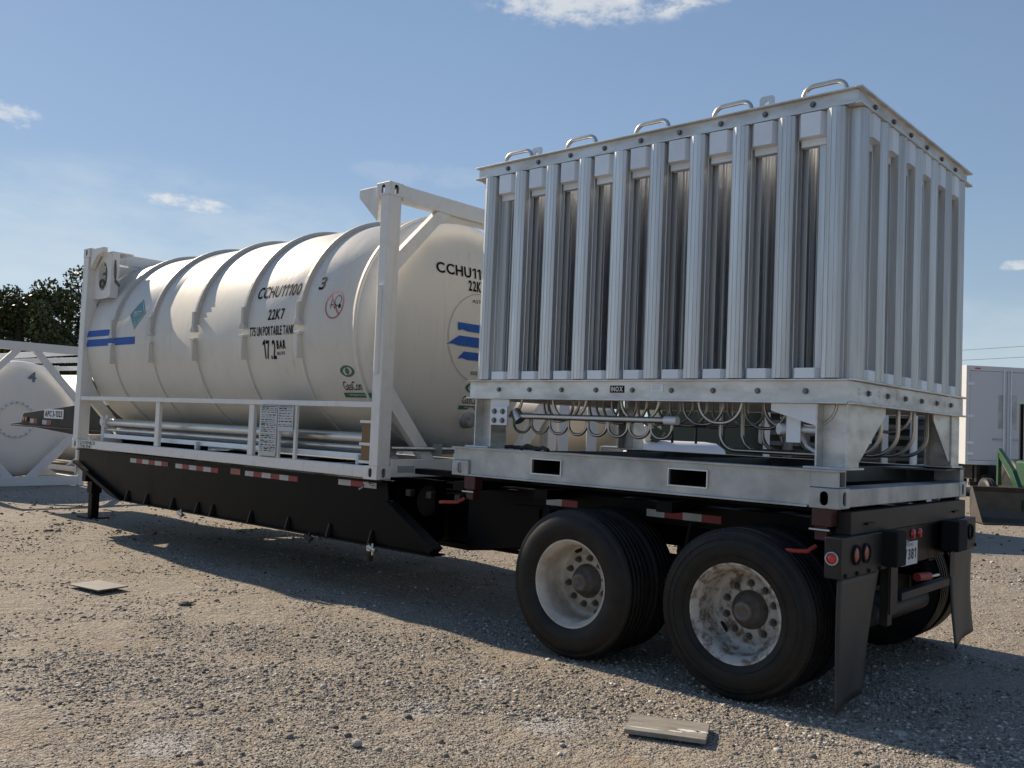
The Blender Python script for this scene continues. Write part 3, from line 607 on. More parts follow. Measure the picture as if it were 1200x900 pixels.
def beams(z0, z1, fl, pre):
    ft = .010
    def B(a, b): return MB().box(a, b)
    # near and far (channels facing out), then the two end ones running past them
    for s, yy in ((1, Y0), (-1, Y1)):
        mb = MB().box((X0v, yy, z0+ft), (X1v-.012, yy+.012*s, z1-ft)); mb.box((X0v-.015, yy-fl*s, z0), (X1v-.012, yy+.075*s, z0+ft)).box((X0v-.015, yy-fl*s, z1-ft), (X1v-.012, yy+.075*s, z1)); mb.build(pre+'_beam', m_beam, vap, .0015)
    for s, xx in ((-1, X1v), (1, X0v)):
        mb = MB().box((xx, Y0-.0 if s < 0 else Y0+.08, z0+ft+.002), (xx+.012*s, Y1 if s < 0 else Y1-.08, z1-ft-.002))
        ya, yb = (Y0-fl+.004, Y1+fl+.015) if s < 0 else (Y0+.08, Y1-.08)
        xa, xb = (xx-.010, xx+.03) if s < 0 else (xx-.03, xx+.07)
        mb.box((xa, ya, z0-.0025), (xb, yb, z0+ft-.001)).box((xa, ya, z1-ft+.001), (xb, yb, z1+.0025)); mb.build(pre+'_beam', m_beam, vap, .0015)
beams(3.522, 3.622, .028, 'top'); beams(1.757, 1.902, .028, 'middle')
bolt = MB().cyl((0, 0, 0), (0, -.016, 0), .0135, 6, smooth=False).cyl((0, 0, 0), (0, -.004, 0), .019, 14).mesh('bolt', mat('bolt_steel', (.20, .20, .20), .4, metal=.7))
for z in (3.572, 1.83):
    for i in range(9): put('bolt', bolt, vap, (TXs[i]+.155, Y0-.001, z))
    for j in range(6): put('bolt', bolt, vap, (X1v+.001, TYs[j]+.161, z), (0, 0, math.pi/2))
mb = MB()
for y in [TYs[j]+.161+.16*s for j in range(6) for s in (-.9,)]+[2.25]: ring_patch(mb, y, 1.835, .02, .016, lambda u, v: (X1v+.0015, u, v), 16)
mb.build('stamped_ring', m_galv, vap)
# return bends on the roof, lifting lugs
for i in (0, 2, 4, 6, 8):
    xa, xb = TXs[i]+.06, TXs[i+1]+.02; y = .215; pts = [(xa, y, 3.58)]
    for k in range(7): q = math.pi-k/6*math.pi/2; pts.append((xa+.065+.065*math.cos(q), y, 3.65+.065*math.sin(q)*1.0))
    for k in range(7): q = math.pi/2-k/6*math.pi/2; pts.append((xb-.065+.065*math.cos(q), y, 3.65+.065*math.sin(q)))
    pts.append((xb, y, 3.56)); MB().tube(pts, .015, 12).build('return_bend', m_pipe, vap)
for x in (-.66, -2.61):
    mb = MB(); n = 20; cx, cz = x, 3.705; hl = [(cx+.018*math.cos(2*math.pi*i/n), cz+.018*math.sin(2*math.pi*i/n)) for i in range(n)]; ou = []
    for u, w in hl:
        dx, dz = u-cx, w-cz; k = min(.05/abs(dx) if abs(dx) > 1e-6 else 9e9, .05/abs(dz) if abs(dz) > 1e-6 else 9e9); ou.append((cx+dx*k, cz+dz*k))
    for y in (.30, .312): mb.add([(u, y, w) for u, w in hl]+[(u, y, w) for u, w in ou], [(i, (i+1) % n, n+(i+1) % n, n+i) for i in range(n)])
    mb.add([(u, .30, w) for u, w in hl]+[(u, .312, w) for u, w in hl], [(i, (i+1) % n, n+(i+1) % n, n+i) for i in range(n)])
    mb.add([(u, .30, w) for u, w in ou]+[(u, .312, w) for u, w in ou], [(i, (i+1) % n, n+(i+1) % n, n+i) for i in range(n)])
    mb.box((x-.05, .30, 3.60), (x+.05, .312, 3.655)); mb.build('lifting_lug', m_plate, vap)
# posts (I sections) with gusset plates
def post(x0, x1, y0, y1):
    m = MB(); z0, z1 = 1.375, 1.756; xm = (x0+x1)/2; ym = (y0+y1)/2
    m.box((x0, y0, z0), (x0+.012, y1, z1)).box((x1-.012, y0, z0), (x1, y1, z1)).box((x0+.012, ym-.006, z0), (x1-.012, ym+.006, z1))
    m.box((x0-.05, y0-.05, z0-.002), (x1+.02, y1+.03, z0+.010)); m.build('leg_post', m_beam, vap, .0015)
post(-.215, -.02, .15, .33); post(-.215, -.02, Y1-.19, Y1-.01); post(-3.02, -2.84, .15, .33); post(-3.02, -2.84, Y1-.19, Y1-.01)
MB().prism([(-.50, 1.755), (-.50, 1.71), (-.215, 1.625), (-.215, 1.755)], 1, .152, .162).build('gusset_plate', m_cap, vap)
MB().prism([(-2.84, 1.755), (-2.84, 1.62), (-2.66, 1.70), (-2.66, 1.755)], 1, .152, .162).build('gusset_plate', m_cap, vap)
MB().prism([(.332, 1.755), (.79, 1.755), (.79, 1.71), (.37, 1.42), (.332, 1.42)], 0, -.042, -.032).build('gusset_plate', m_beam, vap)
MB().prism([(Y1-.192, 1.755), (Y1-.58, 1.755), (Y1-.58, 1.71), (Y1-.23, 1.42), (Y1-.192, 1.42)], 0, -.042, -.032).build('gusset_plate', m_beam, vap)
o = MB().box((-2.83, .125, 1.555), (-2.655, .145, 1.70)).build('flange_plate', m_cap, vap, .002)
for x in (-2.785, -2.70):
    for z in (1.59, 1.66): put('bolt', bolt, vap, (x, .124, z), sc=(1.2, 1, 1.2))
# pipework underneath
mb = MB().cyl((-2.66, .22, 1.63), (-1.25, .22, 1.63), .022, 14).cyl((-2.66, .22, 1.665), (-2.60, .22, 1.595), .045, 14); mb.build('manifold_pipe', m_pipe, vap)
MB().cyl((-1.30, .22, 1.63), (-1.20, .22, 1.63), .03, 14).build('manifold_end', m_cap, vap)
def ubend(xa, xb, y, zt, zb, r=.0115):
    pts = [(xa, y, zt)]; q = min((xb-xa)/2, zt-zb)*.9
    for k in range(9): a = math.pi+k/8*math.pi/2; pts.append((xa+q+q*math.cos(a), y, zb+q+q*math.sin(a)))
    for k in range(9): a = 1.5*math.pi+k/8*math.pi/2; pts.append((xb-q+q*math.cos(a), y, zb+q+q*math.sin(a)))
    pts.append((xb, y, zt)); return MB().tube(pts, r, 8).build('hairpin_pipe', m_pipe, vap)
for j in range(0, 6):
    for i in range((j % 2), 9, 2): ubend(TXs[i], TXs[i+1], TYs[j], 1.90, 1.625-.01*(j % 3))
for i in range(8): ubend(-2.82+.185*i, -2.82+.185*i+.17, .40, 1.63, 1.505)
for j in range(1, 6):
    y = TYs[j]+.10; pts = [(-.13, y, 1.90), (-.13, y, 1.62)]
    for k in range(1, 9): a = -k/8*math.pi/2; pts.append((-.31+.18*math.cos(a), y, 1.615+.17*math.sin(a)))
    pts += [(-1.0, y, 1.445)]
    for k in range(1, 9): a = -math.pi/2-k/8*math.pi/2; pts.append((-1.0+.12*math.cos(a), y, 1.565+.12*math.sin(a)))
    pts.append((-1.12, y, 1.88)); MB().tube(pts, .0145, 10).build('header_bend', m_pipe, vap)
mb = MB().cyl((-.42, .24, 1.60), (-.24, .24, 1.60), .022, 12).cyl((-.47, .20, 1.60), (-.41, .28, 1.60), .035, 12).tube([(-.36, .3, 1.7), (-.36, .3, 1.56), (-.33, .3, 1.50), (-.28, .3, 1.47), (-.2, .3, 1.455)], .014, 10); mb.build('outlet_pipe', m_cap, vap)
MB().box((-.42, .20, 1.52), (-.33, .21, 1.70)).build('hanger_plate', m_cap, vap)
mb = MB()
for k, (x, y) in enumerate(((-.9, 1.25), (-1.05, 1.6), (-.75, 1.9))):
    MB().cyl((x, y, 1.40), (x, y, 1.74), .03, 14).cyl((x, y, 1.55), (x, y, 1.59), .055, 16).cyl((x, y, 1.70), (x, y, 1.72), .05, 16).build('riser_pipe', m_galv, vap)
# plates with lettering on the middle beam
o = MB().box((-1.705, Y0-.003, 1.812), (-1.585, Y0, 1.862)).build('maker_plate', m_ink, vap)
lb = MB(); lettering(lb, 'INOX', lambda u, v: (u, Y0-.0045, v), -1.695, -1.595, 1.82, 1.855, .06); lb.build('lettering', m_sign, o)
o = MB().box((-1.37, Y0-.003, 1.822), (-1.27, Y0, 1.87)).build('rating_plate', m_cap, vap)
lb = MB()
for k in range(4): lb.box((-1.36, Y0-.004, 1.83+.01*k), (-1.30+.01*(k % 2), Y0-.003, 1.833+.01*k))
lb.build('print', m_galv, o)
# ---- skid (base frame with ISO corners and fork pockets)
BZ0, BZ1, BX0, BX1 = 1.152, 1.373, -3.10, 0.0
def skid_side(y, s):
    """s=+1 near side (outer face at y), -1 far side"""
    mb = MB(); a = [(-2.285, -2.02), (-1.125, -.85)]; zb, zt = 1.215, 1.315; ft = .012
    xs_ = [BX0+.0, a[0][0], a[0][1], a[1][0], a[1][1], BX1-.012]; yo, yi = y+.018*s, y+.030*s
    for k in range(5):
        if k % 2 == 0:
            if k == 0: mb.box((xs_[0], yo, 1.272), (xs_[0]+.18, yi, BZ1-ft)); mb.box((xs_[0]+.18, yo, BZ0+ft), (xs_[1], yi, BZ1-ft))
            elif k == 4: mb.box((xs_[4], yo, BZ0+ft), (xs_[5]-.168, yi, BZ1-ft)); mb.box((xs_[5]-.168, yo, 1.272), (xs_[5], yi, BZ1-ft))
            else: mb.box((xs_[k], yo, BZ0+ft), (xs_[k+1], yi, BZ1-ft))
        else: mb.box((xs_[k], yo, BZ0+ft), (xs_[k+1], yi, zb)).box((xs_[k], yo, zt), (xs_[k+1], yi, BZ1-ft))
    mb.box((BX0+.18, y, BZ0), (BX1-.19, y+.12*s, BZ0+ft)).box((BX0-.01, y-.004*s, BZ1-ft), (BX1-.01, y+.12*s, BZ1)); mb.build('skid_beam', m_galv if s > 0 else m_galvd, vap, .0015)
    for (xa, xb) in a:
        f = MB(); t = .008
        f.box((xa, yo-.012*s, zb-t), (xb, yo-.001*s, zb)).box((xa, yo-.012*s, zt), (xb, yo-.001*s, zt+t)).box((xa-t, yo-.012*s, zb-t), (xa, yo-.001*s, zt+t)).box((xb, yo-.012*s, zb-t), (xb+t, yo-.001*s, zt+t)); f.build('fork_pocket_rim', m_plate, vap)
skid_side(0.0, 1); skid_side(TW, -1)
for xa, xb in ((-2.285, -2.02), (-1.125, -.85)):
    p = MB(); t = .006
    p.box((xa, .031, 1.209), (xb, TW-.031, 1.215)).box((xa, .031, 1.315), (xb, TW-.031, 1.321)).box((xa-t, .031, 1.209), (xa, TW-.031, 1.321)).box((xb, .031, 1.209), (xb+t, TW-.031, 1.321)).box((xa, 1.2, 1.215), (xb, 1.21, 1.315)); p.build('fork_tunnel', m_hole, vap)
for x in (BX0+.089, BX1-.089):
    for y in (.078, TW-.078): put('corner_casting', me_cast_g, vap, (x, y, BZ0+.058))
mb = MB().box((BX1-.19, .162, BZ0+.006), (BX1-.004, TW-.162, 1.262)); mb.build('rear_sill', m_galv, vap, .004)
mb = MB().box((BX0+.004, .162, BZ0+.006), (BX0+.15, TW-.162, 1.262)); mb.build('front_sill', m_galv, vap, .004)
for x in (-1.55, -2.6): MB().box((x, .13, 1.18), (x+.02, TW-.13, 1.365)).build('skid_cross_member', m_galvd, vap)
mb = MB().box((-.42, .13, 1.26), (-.40, TW-.13, 1.365))
mb.prism([(-.40, 1.80), (-.40, TW-.13), (-.03, TW-.13), (-.03, 2.05)], 2, 1.350, 1.362); mb.build('skid_cross_member', m_galvd, vap)
mb = MB().box((-.19, .112, 1.272), (-.012, .12, 1.359)).box((-.19, .032, 1.272), (-.18, .112, 1.359)).box((-.18, .032, 1.272), (-.012, .112, 1.276)); mb.build('beam_end_plate', m_galv, vap)
mb = MB().box((-.20, TW-.112, 1.27), (-.012, TW-.012, 1.359)); mb.build('beam_end_plate', m_galv, vap, .002)
mb = MB()
rnd = random.Random(2)
for k in range(7):
    x = -2.62+.045*k+rnd.uniform(-.01, .01); mb.cyl((x, .06+rnd.uniform(-.01, .01), 1.39), (x+.05, .09, 1.395), .014, 8)
mb.tube([(-2.45, .07, 1.385), (-2.38, .06, 1.41), (-2.30, .08, 1.385), (-2.24, .07, 1.40), (-2.18, .06, 1.383)], .016, 8)
tag(mb.build('chain', m_steel), 'short length of dark chain lying on the near skid beam', 'chain')

# ================================================================== TRAILER
tr = thing('trailer_chassis', 'black drop-deck chassis trailer carrying the cream tank and the finned vaporizer', 'trailer')
for s in (0, 1):
    yy = (lambda y: y) if s == 0 else (lambda y: TW-y)
    mb = MB().prism([(-10.03, 1.036), (-10.03, .885), (-9.85, .80), (-8.72, .50), (-8.60, .478), (-3.36, .478), (-3.34, .54), (-3.93, .865), (-3.97, 1.036)], 1, yy(.085), yy(.105)); mb.build('side_panel', m_black, tr, .003)
    mb = MB().box((-8.65, yy(.035), .470), (-3.34, yy(.20), .484)); mb.box((-10.0, yy(.03), 1.022), (-3.97, yy(.20), 1.037)); mb.build('side_flange', m_black, tr)
    for x in (-8.62, -8.15, -7.55, -7.02, -6.72, -6.0, -5.36, -4.72, -4.13): MB().prism([(.035, .484), (.085, .484), (.085, .60), (.07, .60)] if s == 0 else [(TW-.035, .484), (TW-.085, .484), (TW-.085, .60), (TW-.07, .60)], 0, x-.008, x+.008).build('panel_rib', m_steel, tr)
    mb = MB().prism([(-3.97, .87), (-3.90, .87), (-3.30, .54), (-3.36, .49)], 1, yy(.03), yy(.14)); mb.build('corner_brace', m_black, tr, .003)
    # bevelled nose plate
    mb = MB().prism([(-10.05, .885), (-8.70, .485), (-8.70, .470), (-9.0, .52), (-10.07, .86)], 1, yy(.02), yy(.22)); mb.build('nose_flange', m_black, tr)
# deck cross structure and main beams
for x in (-9.9, -8.8, -7.8, -6.8, -5.8, -4.8): MB().box((x-.05, .106, .62), (x+.05, TW-.106, 1.03)).build('cross_member', m_black, tr)
# rear bulkhead with big round holes
n = 32; pl = MB()
cy0, cz0, r0 = .50, .86, .135
def plate_hole(mb, y0, y1, z0, z1, cy, cz, r, x0, x1):
    hl = [(cy+r*math.cos(2*math.pi*i/n), cz+r*math.sin(2*math.pi*i/n)) for i in range(n)]; ou = []
    for u, w in hl:
        dx, dz = u-cy, w-cz; k = min(((y1-cy) if dx > 0 else (cy-y0))/abs(dx) if abs(dx) > 1e-6 else 9e9, ((z1-cz) if dz > 0 else (cz-z0))/abs(dz) if abs(dz) > 1e-6 else 9e9); ou.append((cy+dx*k, cz+dz*k))
    for x in (x0, x1): mb.add([(x, u, w) for u, w in hl]+[(x, u, w) for u, w in ou], [(i, (i+1) % n, n+(i+1) % n, n+i) for i in range(n)])
    mb.add([(x0, u, w) for u, w in hl]+[(x1, u, w) for u, w in hl], [(i, (i+1) % n, n+(i+1) % n, n+i) for i in range(n)])
plate_hole(pl, .12, .72, .49, 1.03, cy0, cz0, r0, -3.90, -3.885); pl.build('pierced_bulkhead', m_black, tr); pl = MB(); plate_hole(pl, TW-.72, TW-.12, .49, 1.03, TW-cy0, cz0, r0, -3.90, -3.885)
pl.build('pierced_bulkhead', m_black, tr)
MB().box((-3.93, .30, .70), (-3.92, .62, 1.0)).build('hole_backing', m_flap, tr)
for y in (.74, TW-.80):
    mb = MB().prism([(-8.6, .50), (-4.2, .45), (-3.6, .44), (-2.9, .53), (-2.5, .58), (-2.15, .72), (0, .76), (.0, 1.0), (-3.6, 1.0), (-3.9, 1.03), (-8.6, 1.03)], 1, y, y+.02)
    mb.box((-3.9, y-.05, 1.0), (0.0, y+.07, 1.015)).box((-2.1, y-.05, .735), (0, y+.07, .75)).box((-3.9, y-.06, .488), (-2.6, y+.08, .50)); mb.build('main_beam', m_black, tr)
    MB().prism([(-3.29, .51), (-2.52, .62), (-2.52, 1.03), (-3.29, 1.03)], 1, .40 if y < 1 else TW-.40, .42 if y < 1 else TW-.42).build('skirt_plate', m_black, tr, .003)
    g = MB().prism([(-14.2, 1.25), (-13.65, 1.262), (-11.57, 1.165), (-9.8, 1.145), (-9.8, 1.60), (-11.0, 1.628), (-11.63, 1.597), (-13.5, 1.448), (-13.55, 1.43), (-13.6, 1.30)], 1, y-.06, y+.02); g.build('gooseneck_beam', m_black, tr, .004)
g = MB().box((-13.75, .58, 1.238), (-9.9, TW-.58, 1.252)).box((-13.5, .72, 1.40), (-9.9, TW-.72, 1.415)).box((-13.52, .69, 1.26), (-13.4, TW-.69, 1.44)); g.build('gooseneck_plate', m_black, tr)
g = MB().prism([(-10.25, 1.16), (-9.6, 1.16), (-9.6, 1.30), (-10.25, 1.60)], 1, .60, .66).box((-10.2, .60, .60), (-9.9, TW-.6, 1.18)); g.build('gooseneck_knee', m_black, tr)
YG = .68
o = MB().box((-12.72, YG-.006, 1.385), (-12.02, YG-.001, 1.525)).build('name_plate', m_sign, tr)
lb = MB(); lettering(lb, 'APC 3-1323', lambda u, v: (u, YG-.008, v), -12.68, -12.06, 1.41, 1.50, .06); lb.build('lettering', m_ink, o)
def tape(x0, x1, z, y, nrm=1, first='w', n=6, h=.05, slope=0.):
    w = (x1-x0)/n
    for k in range(n):
        c = m_tapew if (k % 2 == 0) == (first == 'w') else m_taper
        zz = z+slope*k*w; MB().box((x0+k*w, y-.003, zz-h/2), (x0+(k+1)*w, y-.0005, zz+h/2)).build('reflector_tape', c, tr)
tape(-13.25, -12.98, 1.33, YG, n=2, first='w', h=.07); tape(-12.78, -12.45, 1.32, YG, n=2, h=.07)
for x in (-13.48, -13.38): MB().prism(ring_pts(x, 1.355, .035, 16), 1, YG-.02, YG-.001).build('marker_lamp', m_amber, tr)
tape(-8.62, -7.72, .962, .085, first='w'); tape(-7.55, -6.66, .958, .085, first='w'); tape(-6.15, -5.25, .965, .085); tape(-4.63, -4.1, .985, .085, n=3)
MB().box((-6.42, .082, .94), (-6.24, .0845, 1.0)).build('reflector_tape', m_tapeo, tr)
# deck lock levers along the bottom edge
for x in (-7.33, -5.0, -4.10):
    mb = MB().cyl((x, .03, .47), (x+.09, .03, .44), .02, 10).cyl((x+.05, .03, .50), (x+.05, .03, .40), .012, 8).box((x-.02, .02, .43), (x+.03, .05, .475)); mb.build('winch_lever', m_pipe if x > -4.5 or x < -7 else m_steel, tr)
mb = MB().box((-4.13, .03, .36), (-4.09, .06, .50)).cyl((-4.11, .045, .34), (-4.11, .045, .40), .035, 10); mb.build('hanging_lever', m_steel, tr)
mb = MB().tube([(-4.20, .07, 1.02), (-4.12, .03, 1.0), (-4.05, .0, 1.0), (-4.0, -.02, 1.01)], .009, 8).tube([(-4.22, .04, .985), (-4.18, .0, .97), (-4.21, -.02, .95)], .008, 6); mb.build('twistlock_handle', m_pipe, tr)
# landing legs
for y in (.80,):
    lg = MB().box((-11.19, y-.075, .36), (-11.04, y+.075, 1.20)).box((-11.175, y-.055, .03), (-11.055, y+.055, .40)).box((-11.33, y-.14, .0), (-10.90, y+.14, .028)); lg.build('landing_leg', m_black, tr, .006)
mb = MB().cyl((-11.11, .80, .62), (-11.11, TW-.8, .62), .03, 12).prism([(-11.05, .75), (-11.0, .75), (-10.1, 1.05), (-10.1, 1.12)], 1, 1.2, 1.25); mb.build('landing_leg_brace', m_black, tr)
# outer rear rails and out-riggers over the wheels
for s, y in ((1, .36), (-1, TW-.36)):
    MB().box((-2.72, y, .925), (.0, y+.02*s, 1.055)).box((-2.9, y-.05*s, 1.055), (.05, y+.08*s, 1.066)).box((-2.72, y-.03*s, .925), (0, y+.05*s, .935)).build('bolster_rail', m_black, tr)
    MB().box((-3.9, y-.02*s, 1.10), (-.18, y+.10*s, 1.148)).build('deck_rail', m_black, tr, .003)
    mb = MB().prism([(-2.80, 1.04), (-2.66, 1.04), (-2.33, .60), (-2.44, .52)], 1, y+.05*s, y+.09*s).box((-2.5, y+.05*s, .5), (-2.44, y+.12*s, 1.04)); mb.build('strut', m_black, tr)
for x in (-3.04, -2.2, -1.16, -.12): MB().box((x-.06, .02, 1.03), (x+.06, TW-.02, 1.10)).build('bolster_beam', m_black, tr)
y_ = .36
for (a, b, k) in ((-2.42, -2.12, 2), (-1.51, -.93, 4)): tape(a, b, .985, y_, n=k, h=.05)
# rear cross beam and lamp boxes
MB().box((-.06, .10, 1.005), (.03, TW-.12, 1.135)).build('rear_cross_beam', m_steel, tr, .004)
def lampbox(y0, y1, near):
    o = MB().box((-.035, y0, .778), (.062, y1, 1.005)).build('lamp_box', m_steel, tr, .006)
    for y in ((y0+.21, y0+.36) if near else (y1-.32, y1-.15)):
        if True:
            MB().lathe([(0, .058), (.012, .058), (.012, .046), (0, .046)], (.0625, y, .90), 0, n=24, close=True).build('lamp_grommet', m_hole, o)
            if near: MB().lathe([(.002, .045), (.010, .03), (.012, .001)], (.0625, y, .90), 0, n=20).build('tail_lamp', m_amber, o)
    return o
lb1 = lampbox(-.11, .62, True); lb2 = lampbox(1.86, 2.48, False)
MB().lathe([(0, .038), (-.012, .038), (-.012, .03), (0, .03)], (.012, -.1105, .89), 1, n=24, close=True).build('lamp_grommet', m_galv, lb1)
MB().lathe([(-.002, .03), (-.014, .022), (-.018, .001)], (.012, -.1105, .89), 1, n=20).build('side_marker_lamp', m_red, lb1)
for y in (-.05, .12, .30, .47, 2.05, 2.46): MB().cyl((.062, y, .795), (.072, y, .795), .012, 8).build('bolt_head', m_hole, tr)
MB().box((.03, .52, .80), (.15, .68, 1.012)).build('dock_bumper', m_hole, tr, .01); MB().box((.03, 1.74, .80), (.15, 1.95, 1.012)).build('dock_bumper', m_hole, tr, .01)
MB().box((-.04, .66, .76), (.02, 1.86, 1.0)).build('rear_panel', m_black, tr, .003)
for y in (1.18, 1.31): MB().lathe([(0, .033), (.014, .026), (.018, .001)], (.0215, y, .95), 0, n=20).build('tail_lamp', m_red, tr)
o = MB().box((.025, .95, .755), (.031, 1.25, .905)).build('licence_plate', m_sign, tr)
lt = MB(); lettering(lt, '381', lambda u, v: (.0325, u, v), 1.07, 1.22, .79, .86, .05); lettering(lt, 'G7', lambda u, v: (.0325, u, v), .97, 1.045, .79, .86, .05); lettering(lt, 'TEXAS', lambda u, v: (.0325, u, v), 1.04, 1.16, .877, .897); lt.build('lettering', m_steel, o)
MB().lathe([(0, .02), (.02, .02)], (.03, 1.0, .905), 0, n=12).build('plate_lamp', m_sign, tr)
MB().box((.0, .88, .55), (.06, 1.86, .60)).box((.0, .66, .42), (.05, .74, .80)).build('under_bar', m_steel, tr, .003)
MB().cyl((-.35, .60, .50), (-.05, .90, .50), .10, 24).build('air_tank', m_steel, tr)
MB().cyl((-.1, .58, .46), (-.1, 1.7, .46), .075, 20).build('air_reservoir', m_steel, tr)
MB().cyl((.04, 1.22, .665), (.06, 1.40, .66), .028, 12).build('release_knob', m_redh, tr); MB().cyl((.06, 1.38, .655), (.06, 1.60, .65), .010, 8).build('release_rod', m_pipe, tr)
# mud flaps
def flap(y0, y1, z1, z0, name, bow):
    nx, nz = 10, 16; vs = []
    for j in range(nz+1):
        t = j/nz; z = z1+(z0-z1)*t
        for i in range(nx+1):
            u = i/nx; y = (y0-.09*t)+((y1-y0)-(.19 if y0 < 1 else .02)*t)*u; x = .045+bow*t*t+.012*math.sin(u*5+t*2)*t-.02*(u-.5)*t
            vs.append((x, y, z+.03*u*t*(1 if y0 < 1 else 1.6)))
    m = nx+1; fs = [(j*m+i, j*m+i+1, (j+1)*m+i+1, (j+1)*m+i) for j in range(nz) for i in range(nx)]
    mb = MB().add(vs, fs, True); o = mb.build(name, m_flap, tr); so_ = o.modifiers.new('s', 'SOLIDIFY'); so_.thickness = .009; return o
flap(-.095, .52, .785, .07, 'mud_flap', .02); flap(1.93, 2.46, .785, .12, 'mud_flap', .05)
MB().box((.07, .62, .50), (.08, .74, .79)).build('flap_bracket', m_steel, tr); MB().box((.07, 1.80, .62), (.08, 1.90, .79)).build('flap_bracket', m_steel, tr)
for k, (y, z, r_) in enumerate(((.70, 1.02, .011), (.67, .985, .009), (.69, .95, .012))):
    pts = [(-3.85+.35*i, y+.01*math.sin(i*1.7+k), z-.025*abs(math.sin(i*.9+k))) for i in range(11)]; MB().tube(pts, r_, 6).build('air_line', m_steel, tr)
for x in (-3.70, -3.45, -3.12): MB().box((x-.03, .09, .93), (x+.03, .14, .985)).build('lashing_ring', m_steel, tr, .004)
MB().tube([(-2.35, .30, .96), (-2.30, .28, .80), (-2.1, .30, .74), (-1.95, .34, .82), (-1.9, .36, .94)], .013, 8).build('brake_hose', m_hole, tr)
MB().tube([(-1.12, .30, .96), (-1.14, .27, .78), (-1.0, .30, .70), (-.92, .34, .80)], .013, 8).build('brake_hose', m_hole, tr)
# twist locks at skid corners
for x, xn in ((-.10, -.10), (-2.90, -2.90)):
    for y in (.045, TW-.045):
        o = MB().box((x-.06, y-.045, 1.05), (x+.055, y+.045, 1.150)).box((x-.045, y-.035, .97), (x+.03, y+.035, 1.05)).build('twistlock', m_redpaint, tr, .004)
        MB().cyl((x-.07, y-.048, 1.03), (x+.05, y-.048, 1.03), .008, 8).build('lock_pin', m_pipe, o)
for x, z in ((-.10, .905), (-2.92, .945)): MB().tube([(x-.03, .0, z+.03), (x-.06, -.05, z), (x-.16, -.09, z-.005), (x-.20, -.10, z-.01)], .013, 8).build('lock_handle', m_redh, tr)
# ---- wheels
def tyre_profile(w=.14, r=.50, lug=False):
    p = [(-w*.72, .286), (-w*.86, .30), (-w*.98, .35), (-w*1.0, .385), (-w*.97, .42), (-w*.90, .455), (-w*.84, .462), (-w*.86, .472), (-w*.80, .489), (-w*.74, .4955)]
    g = []
    for c in (-.50, -.17, .17, .50): g += [(w*(c-.04), r), (w*(c-.03), r-.008), (w*(c+.03), r-.008), (w*(c+.04), r)]
    return p+[(-w*.70, r-.001)]+g+[(w*.70, r-.001)]+[(-a, b) for a, b in p[::-1]]
me_tyre = MB().lathe(tyre_profile(), (0, 0, 0), 1, n=96).mesh('tyre', m_rub)
tw2 = MB().lathe(tyre_profile(), (0, 0, 0), 1, n=96)
for k in range(110):    # shoulder lugs
    a = 2*math.pi*k/110; b = a+2*math.pi/110*.55
    for s in (-1, 1):
        vs = [(r*math.cos(q), s*y, r*math.sin(q)) for y, r in ((.118, .485), (.080, .503), (.080, .495), (.112, .478)) for q in (a, b)]
        tw2.add(vs, [(0, 1, 3, 2), (2, 3, 5, 4), (4, 5, 7, 6), (6, 7, 1, 0), (0, 2, 4, 6), (1, 7, 5, 3)])
for r_ in (.44, .40, .335): tw2.lathe([(-.1395 if r_ < .43 else -.134, r_-.003), (-.143 if r_ < .43 else -.138, r_), (-.1395 if r_ < .43 else -.134, r_+.003)], (0, 0, 0), 1, n=96)
me_tyre2 = tw2.mesh('tyre', m_rub)
def rim_mesh(m):   # deep dished disc wheel, open side towards -Y
    mb = MB().lathe([(-.112, .300), (-.118, .296), (-.116, .286), (-.10, .280), (-.085, .262), (-.04, .255), (.03, .252), (.055, .250), (.088, .242), (.100, .225), (.099, .205), (.090, .198), (.090, .11), (.092, .0)], (0, 0, 0), 1, n=72)
    mb.lathe([(.05, .262), (.11, .285)], (0, 0, 0), 1, n=48); return mb.mesh('rim', m)
def hub_mesh():
    mb = MB().lathe([(.089, .118), (.080, .116), (.072, .102), (.050, .098), (.046, .092), (.030, .090), (.026, .068), (-.010, .062), (-.018, .050), (-.016, .030), (-.010, .026), (-.008, .001)], (0, 0, 0), 1, n=40)
    return mb.mesh('hub', m_hub)
nut = MB(); c = (0, 0); nut.cyl((c[0], .089, c[1]), (c[0], .085, c[1]), .024, 12).cyl((c[0], .085, c[1]), (c[0], .060, c[1]), .018, 6, smooth=False).cyl((c[0], .062, c[1]), (c[0], .045, c[1]), .010, 8)
me_nut = nut.mesh('wheel_nut', m_hub); me_hub = hub_mesh()
hh = MB()
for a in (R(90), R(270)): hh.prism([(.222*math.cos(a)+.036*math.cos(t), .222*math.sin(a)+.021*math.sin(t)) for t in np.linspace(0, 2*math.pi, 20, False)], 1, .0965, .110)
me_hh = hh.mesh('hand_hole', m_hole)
me_rimA, me_rimB = rim_mesh(m_rim), rim_mesh(m_rim2)
def wheel(x, side, rim, ty, ang):
    yo = -.035 if side < 0 else TW+.035; rot = 0 if side < 0 else math.pi
    w = bpy.data.objects.new('dual_wheel', None); C.objects.link(w); w.parent = tr; w.location = (x, yo, .50); w.rotation_euler = (0, 0, rot)
    put('tyre', ty, w); put('tyre', me_tyre, w, (0, .33, 0)); put('rim', rim, w, rot=(0, ang, 0)); put('hub', me_hub, w, rot=(0, ang, 0)); 
    for k in range(10 if side < 0 else 0): put('wheel_nut', me_nut, w, (.160*math.cos(ang+k*math.pi/5), 0, .160*math.sin(ang+k*math.pi/5)))
    put('hand_hole', me_hh, w, rot=(0, ang, 0))
    put('rim', rim, w, (0, .33, 0), (0, 0, math.pi))
AX = (-1.7788, -.552)
